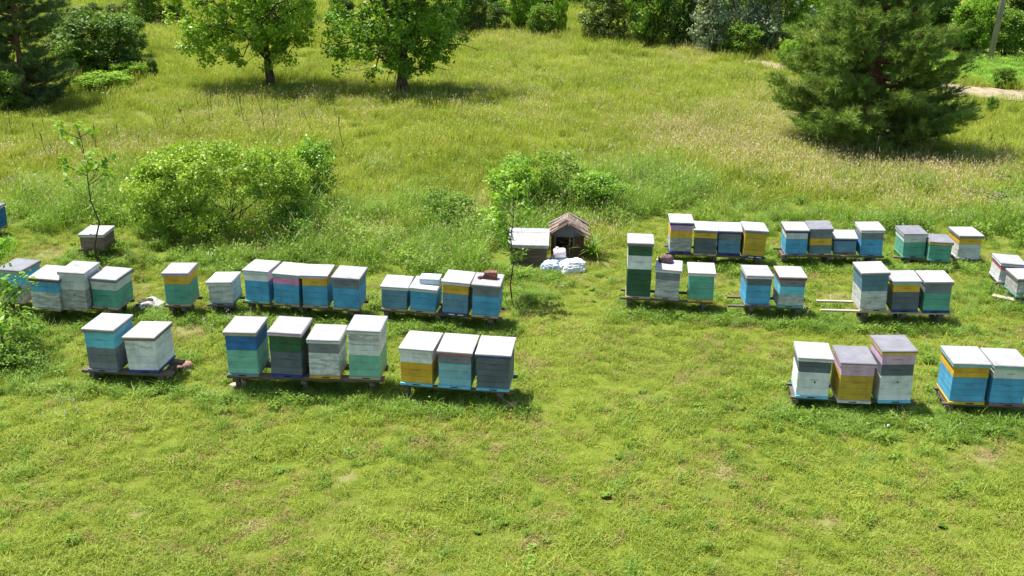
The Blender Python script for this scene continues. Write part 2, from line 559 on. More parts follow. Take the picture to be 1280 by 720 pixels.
def clump_mesh(name, n, rad, h0, h1, w, lean, mats, leaves=0, leaf=0.03, seeds=0, heads=0, head_mat=0, seed=0, segs=3, dry=0.0):
    """n curved blades in a tuft, with optional broad leaves, seed heads and flower heads"""
    r = np.random.default_rng(seed)
    V, Q, T, mq, mtq = [], [], [], [], []
    def blade(x, y, h, az, ln, ww, m):
        dx, dy = math.cos(az), math.sin(az)
        sx, sy = -dy, dx
        b = len(V)
        for s in range(segs):
            q = s / segs
            off = ln * h * q ** 1.8
            zz = h * (q - 0.28 * ln * q ** 2.5)
            wd = ww * (1 - 0.55 * q)
            V.append((x + dx * off - sx * wd / 2, y + dy * off - sy * wd / 2, zz))
            V.append((x + dx * off + sx * wd / 2, y + dy * off + sy * wd / 2, zz))
        V.append((x + dx * ln * h, y + dy * ln * h, h * (1 - 0.28 * ln)))
        for s in range(segs - 1):
            Q.append((b + 2 * s, b + 2 * s + 1, b + 2 * s + 3, b + 2 * s + 2)); mq.append(m)
        T.append((b + 2 * segs - 2, b + 2 * segs - 1, b + 2 * segs)); mtq.append(m)
        return (x + dx * ln * h, y + dy * ln * h, h * (1 - 0.28 * ln))
    def card(c, s, m, flat=0.5, asp=0.55):
        az = r.uniform(0, 6.283); ti = r.uniform(-flat, flat) * 1.6
        u = np.array([math.cos(az) * math.cos(ti), math.sin(az) * math.cos(ti), math.sin(ti)])
        v = np.array([-math.sin(az), math.cos(az), r.uniform(-.5, .5)]); v /= np.linalg.norm(v)
        c = np.array(c); b = len(V)
        for pnt in (c - u * s * .5, c + v * s * asp * .5, c + u * s * .5, c - v * s * asp * .5):
            V.append(tuple(pnt))
        Q.append((b, b + 1, b + 2, b + 3)); mq.append(m)
    tips = []
    for i in range(n):
        rr = rad * math.sqrt(r.uniform()); a = r.uniform(0, 6.283)
        h = r.uniform(h0, h1)
        tips.append(blade(rr * math.cos(a), rr * math.sin(a), h, r.uniform(0, 6.283), abs(r.normal(lean, lean * .45)), w * r.uniform(.6, 1.3), 0))
    for i in range(leaves):
        rr = rad * math.sqrt(r.uniform()); a = r.uniform(0, 6.283)
        card((rr * math.cos(a), rr * math.sin(a), r.uniform(0.25, 1.0) * (h0 + h1) / 2), leaf * r.uniform(.6, 1.4), 1, 0.5, 0.7)
    for i in range(seeds):
        x, y, z = tips[i % len(tips)]
        for k in range(3):
            card((x + r.normal(0, .008), y + r.normal(0, .008), z + k * 0.022), 0.05, 2, 1.0, 0.3)
    for i in range(heads):
        rr = rad * math.sqrt(r.uniform()); a = r.uniform(0, 6.283)
        for k in range(4):
            card((rr * math.cos(a) + r.normal(0, .01), rr * math.sin(a) + r.normal(0, .01), h1 * r.uniform(.85, 1.1)), 0.020, head_mat, 0.3, 0.9)
    me = mesh_arrays(name, V, [np.array(Q), np.array(T)] if len(T) else np.array(Q), mats, mq + mtq)
    return me


def scatter(name, meshes, pts, rot, scl, var, label, cat):
    """one object of plants: its mesh is the rooting points, its node tree stands a tuft on each"""
    src = bpy.data.collections.new(name + '_tufts')
    for i, me in enumerate(meshes):
        o = bpy.data.objects.new('%s_tuft_%02d' % (name, i), me)
        src.objects.link(o)
    me = bpy.data.meshes.new(name)
    n = len(pts)
    me.vertices.add(n)
    me.vertices.foreach_set('co', np.asarray(pts, dtype=np.float32).ravel())
    for an, ty, val, key in (('rot', 'FLOAT_VECTOR', rot, 'vector'), ('scl', 'FLOAT_VECTOR', scl, 'vector'), ('var', 'INT', var, 'value')):
        at = me.attributes.new(an, ty, 'POINT')
        at.data.foreach_set(key, np.asarray(val, dtype=np.int32 if ty == 'INT' else np.float32).ravel())
    for mm in meshes[0].materials:
        me.materials.append(mm)
    o = link(name, me)
    ng = bpy.data.node_groups.new(name + '_spread', 'GeometryNodeTree')
    ng.interface.new_socket('Geometry', in_out='INPUT', socket_type='NodeSocketGeometry')
    ng.interface.new_socket('Geometry', in_out='OUTPUT', socket_type='NodeSocketGeometry')
    gi = ng.nodes.new('NodeGroupInput'); go = ng.nodes.new('NodeGroupOutput')
    ci = ng.nodes.new('GeometryNodeCollectionInfo')
    ci.inputs['Collection'].default_value = src
    ci.inputs['Separate Children'].default_value = True
    ci.inputs['Reset Children'].default_value = True
    ip = ng.nodes.new('GeometryNodeInstanceOnPoints')
    ip.inputs['Pick Instance'].default_value = True
    def attr(nm, ty):
        a = ng.nodes.new('GeometryNodeInputNamedAttribute'); a.data_type = ty; a.inputs['Name'].default_value = nm
        return [s for s in a.outputs if s.enabled and s.name == 'Attribute'][0]
    ng.links.new(gi.outputs[0], ip.inputs['Points'])
    ng.links.new(ci.outputs[0], ip.inputs['Instance'])
    ng.links.new(attr('var', 'INT'), ip.inputs['Instance Index'])
    ng.links.new(attr('rot', 'FLOAT_VECTOR'), ip.inputs['Rotation'])
    ng.links.new(attr('scl', 'FLOAT_VECTOR'), ip.inputs['Scale'])
    ng.links.new(ip.outputs[0], go.inputs[0])
    md = o.modifiers.new('spread', 'NODES'); md.node_group = ng
    return tag(o, label, cat, kind='stuff')


def wedge(y0, y1, dens, margin=2.6, slope=0.50):
    """random points in the ground the camera and a step to either side can see"""
    out = []
    yy = y0
    while yy < y1:
        dy = 1.0
        hw = slope * math.hypot(yy + dy, 7.2) + margin
        d = dens(yy) if callable(dens) else dens
        k = rng.poisson(d * 2 * hw * dy)
        out.append(np.stack([rng.uniform(-hw, hw, k), rng.uniform(yy, yy + dy, k)], -1))
        yy += dy
    return np.concatenate(out)

BX = np.array([-30, -12, -8.6, -7.6, -6.4, 0, 1.0, 2.2, 3.6, 5, 9, 11, 30])
BY = np.array([22.6, 22.6, 22.4, 21.2, 20.0, 19.5, 22.3, 23.2, 23.6, 22.6, 22.7, 22.0, 22.0])
def border(x):
    return np.interp(x, BX, BY) + 0.35 * np.sin(x * 2.1) + 0.25 * np.sin(x * 4.7 + 1)

HIVE_BOXES = []      # (x, y, yaw, w, d) filled below, so that tall plants do not grow through the hives
def clear_of(pts, boxes, pad):
    keep = np.ones(len(pts), bool)
    for (hx, hy, a, w, d) in boxes:
        c, s = math.cos(a), math.sin(a)
        dx = pts[:, 0] - hx; dy = pts[:, 1] - hy
        u = dx * c + dy * s; v = -dx * s + dy * c
        keep &= ~((np.abs(u) < w / 2 + pad) & (v > -pad) & (v < d + pad))
    return keep

FIELD = np.array([[(21.16, 41.65), (19.44, 42.22), (17.75, 42.98), (16.63, 44.19), (15.87, 45.3)], [(24.52, 48.73), (22.37, 49.01), (20.2, 49.3), (18.55, 49.63), (17.27, 49.52)][::-1]], dtype=float).reshape(-1, 2)
def in_field(pts):
    x, y = pts[:, 0], pts[:, 1]
    ins = np.zeros(len(pts), bool)
    n = len(FIELD)
    for i in range(n):
        x1, y1 = FIELD[i]; x2, y2 = FIELD[(i + 1) % n]
        c = ((y1 > y) != (y2 > y)) & (x < (x2 - x1) * (y - y1) / (y2 - y1 + 1e-9) + x1)
        ins ^= c
    return ins

def in_path(pts):
    A = np.array(PATH_A); B = np.array(PATH_B)
    o = np.argsort(A[:, 0]); o2 = np.argsort(B[:, 0])
    ya = np.interp(pts[:, 0], A[o, 0], A[o, 1], left=1e3, right=1e3); yb = np.interp(pts[:, 0], B[o2, 0], B[o2, 1], left=-1e3, right=-1e3)
    lo = np.minimum(ya, yb); hi = np.maximum(ya, yb)
    return (pts[:, 1] > lo + .1) & (pts[:, 1] < hi - .1) & (pts[:, 0] > min(A[:, 0].min(), B[:, 0].min()))


def plant(name, meshes, pts, smin, smax, label, cat, tilt=0.12, seed=1, sfun=None):
    r = np.random.default_rng(seed)
    n = len(pts)
    s = r.uniform(smin, smax, n)
    if sfun is not None:
        s = s * sfun(pts)
    P3 = np.stack([pts[:, 0], pts[:, 1], gh_np(pts[:, 0], pts[:, 1])], -1)
    rot = np.stack([r.normal(0, tilt, n), r.normal(0, tilt, n), r.uniform(0, 6.283, n)], -1)
    sc = np.stack([s * r.uniform(.9, 1.2, n), s * r.uniform(.9, 1.2, n), s * r.uniform(.75, 1.25, n)], -1)
    return scatter(name, meshes, P3, rot, sc, r.integers(0, len(meshes), n), label, cat)


def grow_grass(stands):
    bare = np.array(BARE)
    def bareness(p):
        d = np.full(len(p), 9.0)
        for bx, by, br in bare:
            d = np.minimum(d, np.hypot(p[:, 0] - bx, (p[:, 1] - by)) / br)
        return d
    # short turf among the hives
    lm = [blade_lawn, herb_m, seed_m, violet_m, white_m, yellow_m]
    lawn = [clump_mesh('turf', 80, .17, .035, .11, .008, .8, lm, leaves=30, leaf=.022, seed=1),
            clump_mesh('turf', 60, .17, .04, .13, .007, .9, lm, leaves=60, leaf=.020, seed=2),
            clump_mesh('turf', 95, .18, .03, .09, .007, .7, lm, leaves=10, leaf=.028, seed=3),
            clump_mesh('turf', 66, .16, .05, .16, .008, 1.0, lm, leaves=30, leaf=.030, seed=4),
            clump_mesh('turf', 80, .17, .035, .12, .007, .8, lm, leaves=20, leaf=.022, seed=5)]
    P = wedge(6.5, 25, lambda y: 54 if y < 16 else 38, 1.8)
    P = P[P[:, 1] < border(P[:, 0]) + .4]
    nz = smooth_noise(P[:, 0], P[:, 1], 1.1, 5) * .5 + smooth_noise(P[:, 0], P[:, 1], 3.3, 6) * .5
    keep = rng.uniform(size=len(P)) < np.clip(.5 + nz * 1.0, .4, 1) * np.clip(bareness(P) * .9, .22, 1)
    P = P[keep]
    plant('short_grass', lawn, P, .55, .95, 'short yellow-green turf between the rows of hives', 'grass', .15, 1,
          lambda q: .75 + .4 * smooth_noise(q[:, 0], q[:, 1], 1.7, 9))
    dryc = [clump_mesh('thatch', 46, .16, .03, .09, .007, 1.1, [blade_dry, blade_dry], leaves=16, leaf=.03, seed=s) for s in (7, 8)]
    Pd = wedge(6.5, 25, 24, 1.8)
    Pd = Pd[(Pd[:, 1] < border(Pd[:, 0])) & (rng.uniform(size=len(Pd)) < np.clip((smooth_noise(Pd[:, 0], Pd[:, 1], 1.5, 91) * .6 + smooth_noise(Pd[:, 0], Pd[:, 1], 5, 92) * .4 - .38) * 2.8, .06, .95) + .8 * (bareness(Pd) < .9))]
    plant('dry_thatch', dryc, Pd, .5, .95, 'dry straw-coloured thatch showing through the short turf', 'dry grass', .2, 15)
    # lush tufts: in patches of the turf, and round every stand where nobody mows
    um = [blade_lush, herb_m, seed_m, violet_m, white_m, yellow_m]
    lush = [clump_mesh('tuft', 46, .15, .12, .34, .011, .7, um, leaves=22, leaf=.05, seed=11),
            clump_mesh('tuft', 60, .17, .10, .28, .010, .9, um, leaves=10, leaf=.05, seed=12),
            clump_mesh('tuft', 26, .14, .10, .30, .012, .8, um, leaves=60, leaf=.06, seed=13),
            clump_mesh('tuft', 50, .16, .14, .40, .010, .9, um, leaves=8, leaf=.05, seed=14)]
    pt = []
    for (sx0, sx1, sy, sz) in stands:
        L_ = sx1 - sx0
        k = int(30 * L_ + 12)
        x = rng.uniform(sx0 - .35, sx1 + .4, k); y = sy - .12 - np.abs(rng.normal(0, .17, k)) + .07
        pt.append(np.stack([x, y], -1))
        k = int(10 * L_)
        pt.append(np.stack([rng.uniform(sx0 - .3, sx1 + .3, k), sy + .78 + np.abs(rng.normal(0, .2, k))], -1))
    for (bx, by, rx, ry, k) in [(5.06, 14.16, 0.8, 0.35, 150), (6.69, 13.96, 0.57, 0.35, 110), (7.12, 16.17, 0.51, 0.5, 50), (3.75, 18.52, 0.43, 0.3, 30), (8.0, 21.36, 0.98, 0.4, 80), (8.88, 19.1, 0.59, 0.5, 80), (6.44, 21.05, 0.65, 0.25, 40), (-1.51, 17.58, 0.69, 0.25, 50), (-3.35, 17.89, 0.84, 0.2, 50), (-6.8, 17.77, 0.83, 0.3, 80), (-7.55, 15.28, 0.43, 0.5, 90), (0.15, 18.79, 0.36, 0.3, 50), (-0.0, 20.09, 0.46, 0.3, 60), (-5.38, 20.59, 0.47, 0.4, 60), (-6.17, 20.56, 0.47, 0.3, 40), (-8.12, 20.73, 0.48, 0.2, 30), (4.54, 18.15, 0.35, 0.2, 30), (0.76, 19.89, 0.46, 0.15, 20), (-8.08, 16.83, 0.4, 0.3, 60), (4.52, 20.26, 0.22, 0.2, 14)]:
        pt.append(np.stack([rng.normal(bx, rx, k), rng.normal(by, ry, k)], -1))
    und = []
    for (sx0, sx1, sy, sz) in stands:
        k = int(46 * (sx1 - sx0))
        und.append(np.stack([rng.uniform(sx0 - .1, sx1 + .1, k), rng.uniform(sy - .18, sy + .6, k)], -1))
    plant('shade_grass', lush, np.concatenate(und), .32, .58, 'dark shaded grass growing underneath the hive stands', 'grass', .2, 17)
    Q = wedge(6.5, 24, 9.0, 1.8)
    Q = Q[(smooth_noise(Q[:, 0], Q[:, 1], .9, 21) > .52) & (Q[:, 1] < border(Q[:, 0])) & (bareness(Q) > 1.1)]
    nlow = len(Q)
    P = np.concatenate(pt)
    P = P[clear_of(P, HIVE_BOXES, .03)]
    plant('stand_grass', lush, P, .40, .74, 'uncut dark green grass tufts hanging round the hive stands', 'grass', .15, 2)
    plant('turf_tufts', lush + [clump_mesh('rosette', 8, .10, .05, .12, .010, .8, um, leaves=70, leaf=.075, seed=15), clump_mesh('clover', 10, .2, .04, .09, .008, .8, um, leaves=140, leaf=.030, seed=16)], Q, .28, .62, 'scattered greener tufts standing out of the short turf', 'grass', .2, 3)
    # the overgrown belt behind the hives
    wm = [blade_lush, herb_m, seed_m, violet_m, white_m, yellow_m]
    belt = [clump_mesh('weed', 60, .24, .25, .62, .013, .6, wm, leaves=24, leaf=.07, seed=21, seeds=4),
            clump_mesh('weed', 30, .24, .25, .60, .013, .6, wm, leaves=90, leaf=.075, seed=22),
            clump_mesh('weed', 85, .26, .25, .70, .011, .7, wm, leaves=6, leaf=.07, seed=23, seeds=9),
            clump_mesh('weed', 40, .24, .20, .50, .013, .7, wm, leaves=60, leaf=.06, seed=24, heads=1, head_mat=4)]
    P = wedge(18.5, 33, 15, 2.6)
    b = border(P[:, 0])
    wdt = 4.6 + 1.5 * np.sin(P[:, 0] * .6)
    f = (P[:, 1] - b)
    keep = (f > -.15) & (rng.uniform(size=len(P)) < np.clip((wdt - f) / 1.6 + .15 * smooth_noise(P[:, 0], P[:, 1], 1.3, 3), .0, 1) * (.35 + .9 * smooth_noise(P[:, 0], P[:, 1], .8, 4)))
    P = P[keep]
    P = P[clear_of(P, HIVE_BOXES, .12)]
    plant('rough_weeds', belt, P, .45, 1.0, 'belt of lush uncut grass and weeds behind the hives', 'weeds', .15, 4,
          lambda q: (.55 + .6 * smooth_noise(q[:, 0], q[:, 1], .9, 31)) * np.clip((q[:, 1] - border(q[:, 0])) / 1.0 + .45, .4, 1))
    bushy = [clump_mesh('bushy', 70, .34, .4, .95, .012, .5, wm, leaves=110, leaf=.06, seed=26),
             clump_mesh('bushy', 80, .34, .5, 1.1, .011, .6, wm, leaves=60, leaf=.06, seed=27, seeds=16),
             clump_mesh('bushy', 90, .36, .4, 1.0, .012, .7, wm, leaves=40, leaf=.06, seed=28, seeds=6)]
    P = wedge(19, 30, 3.4, 2.6)
    f = P[:, 1] - border(P[:, 0])
    P = P[(f > .5) & (f < 4.6) & ((smooth_noise(P[:, 0], P[:, 1], 1.0, 77) > .48) | ((P[:, 0] > -5) & (P[:, 0] < 2.6)))]
    P = P[clear_of(P, HIVE_BOXES, .35)]
    plant('tall_weeds', bushy, P, .55, 1.05, 'taller bushy weeds and nettles rising out of the weedy belt', 'weeds', .15, 14)
    # the open meadow
    dm = [blade_mead, herb_m, seed_m, violet_m, white_m, yellow_m]
    mead = [clump_mesh('meadow', 80, .34, .20, .46, .012, .45, dm, leaves=8, leaf=.06, seed=31),
            clump_mesh('meadow', 80, .34, .22, .50, .011, .45, dm, leaves=5, leaf=.06, seed=32, seeds=3),
            clump_mesh('meadow', 70, .34, .18, .42, .012, .5, dm, leaves=22, leaf=.06, seed=33, heads=1, head_mat=5),
            clump_mesh('meadow', 80, .34, .20, .46, .012, .45, dm, leaves=6, leaf=.06, seed=34)]
    P = wedge(22.5, 78, lambda y: 9.5 if y < 34 else (6.5 if y < 46 else (4.2 if y < 60 else 2.2)), 3.0)
    f = P[:, 1] - border(P[:, 0])
    P = P[(f > 1.5) & ~in_path(P) & ~in_field(P) & (rng.uniform(size=len(P)) < np.clip((f - 1.5) / 3.0, .2, 1))]
    plant('meadow_grass', mead, P, .7, 1.2, 'tall yellow-green meadow grass covering the open field', 'grass', .1, 5,
          lambda q: (.6 + .5 * smooth_noise(q[:, 0], q[:, 1], .5, 41)) * (1 + np.clip((q[:, 1] - 34) / 60, 0, .5)))
    Pc = wedge(40, 64, 5.0, 3.0); Pc = Pc[in_field(Pc)]
    short = [clump_mesh('crop', 90, .4, .10, .22, .014, .6, [blade_lush, herb_m], leaves=20, leaf=.06, seed=38)]
    plant('field_grass', short, Pc, .8, 1.2, 'fresh green low grass covering the field beyond the track', 'grass', .1, 16)
    ripe = [clump_mesh('ripe', 70, .34, .30, .55, .010, .45, dm, leaves=2, leaf=.05, seed=35, seeds=30),
            clump_mesh('ripe', 60, .34, .26, .52, .010, .5, dm, leaves=2, leaf=.05, seed=36, seeds=20)]
    pt = []
    for (bx, by, rx, ry, k) in [(4.79, 31.22, 0.81, 1.6, 110), (6.69, 30.34, 0.9, 1.4, 110), (7.83, 28.59, 1.06, 1.0, 80), (5.74, 32.87, 1.69, 2.0, 120), (8.08, 34.76, 1.27, 2, 90), (10.42, 27.48, 1.23, 0.9, 110), (12.21, 28.39, 1.06, 0.8, 80), (-0.14, 50.98, 1.82, 1.5, 50), (7.36, 47.35, 1.7, 2.5, 70), (-7.63, 33.22, 1.46, 1.6, 90), (8.93, 33.05, 0.73, 1.2, 50), (9.93, 38.22, 1.11, 2, 60), (-10.37, 28.97, 1.29, 1, 40), (-1.34, 34.8, 2.04, 2, 40), (9.65, 30.5, 0.68, 0.5, 30), (3.1, 44.52, 3.85, 3, 60), (-8.44, 37.01, 2.43, 2, 40), (-1.3, 24.22, 0.55, 0.5, 22), (-3.15, 22.24, 0.42, 0.4, 14), (8.03, 26.22, 0.79, 0.5, 26), (10.18, 25.13, 0.95, 0.5, 30), (2.04, 22.45, 0.34, 0.3, 8), (-7.98, 25.84, 0.58, 0.4, 10), (-12.48, 28.86, 1.07, 1.2, 40), (-4.77, 40.33, 1.75, 3, 50), (1.52, 36.28, 2.12, 2, 60)]:
        pt.append(np.stack([rng.normal(bx, rx, k), rng.normal(by, ry, k)], -1))
    P = np.concatenate(pt); P = P[~in_path(P)]
    plant('ripe_grass', ripe, P, .7, 1.05, 'pinkish tan seed heads of ripe grass in patches of the meadow', 'grass', .12, 6)
    # violet drifts
    vio = [clump_mesh('vetch', 16, .22, .2, .45, .009, .4, wm, leaves=20, leaf=.05, seed=51, heads=4, head_mat=3)]
    pt = []
    for (bx, by, rx, ry, k) in [(-11.44, 25.53, 0.35, 0.35, 16), (-3.18, 28.12, 0.46, 0.3, 12), (1.26, 29.13, 0.43, 0.3, 6), (3.76, 26.69, 0.7, 0.3, 16), (4.43, 25.84, 0.39, 0.3, 7), (6.03, 27.03, 0.3, 0.2, 7), (11.45, 24.98, 0.47, 0.5, 14), (8.08, 25.72, 0.39, 0.3, 6), (14.73, 40.07, 0.29, 0.5, 2), (-5.65, 13.39, 0.22, 0.25, 2), (9.17, 18.9, 0.29, 0.3, 12), (-5.1, 16.59, 0.52, 0.5, 1)]:
        pt.append(np.stack([rng.normal(bx, rx, k), rng.normal(by, ry, k)], -1))
    P = np.concatenate(pt)
    plant('violet_flowers', vio, P, .7, 1.1, 'drifts of small violet wildflowers along the weedy belt', 'flowers', .12, 7)
    dai = [clump_mesh('daisy', 6, .1, .1, .3, .008, .3, wm, seed=61, heads=2, head_mat=4),
           clump_mesh('yarrow', 8, .12, .2, .5, .008, .3, wm, seed=62, heads=4, head_mat=4)]
    pt = []
    for (bx, by, rx, ry, k) in [(1.26, 29.13, 0.65, 0.6, 24), (8.71, 29.52, 0.26, 0.3, 14), (6.1, 13.59, 0.66, 0.08, 3), (7.13, 20.12, 0.62, 0.2, 8), (-1.32, 42.3, 1.84, 2, 60), (2.27, 40.83, 1.78, 2, 50), (7.43, 35.34, 1.03, 1, 30), (5.39, 18.18, 0.85, 0.4, 8), (0.49, 39.88, 1.16, 1.5, 40), (-3.73, 20.18, 4.66, 1, 8), (2.62, 18.68, 0.44, 0.12, 3)]:
        pt.append(np.stack([rng.normal(bx, rx, k), rng.normal(by, ry, k)], -1))
    P = np.concatenate(pt); P = P[clear_of(P, HIVE_BOXES, .05)]
    plant('white_flowers', dai, P, .5, .85, 'tiny white wildflowers dotted in front of the hives and in the meadow', 'flowers', .12, 8)

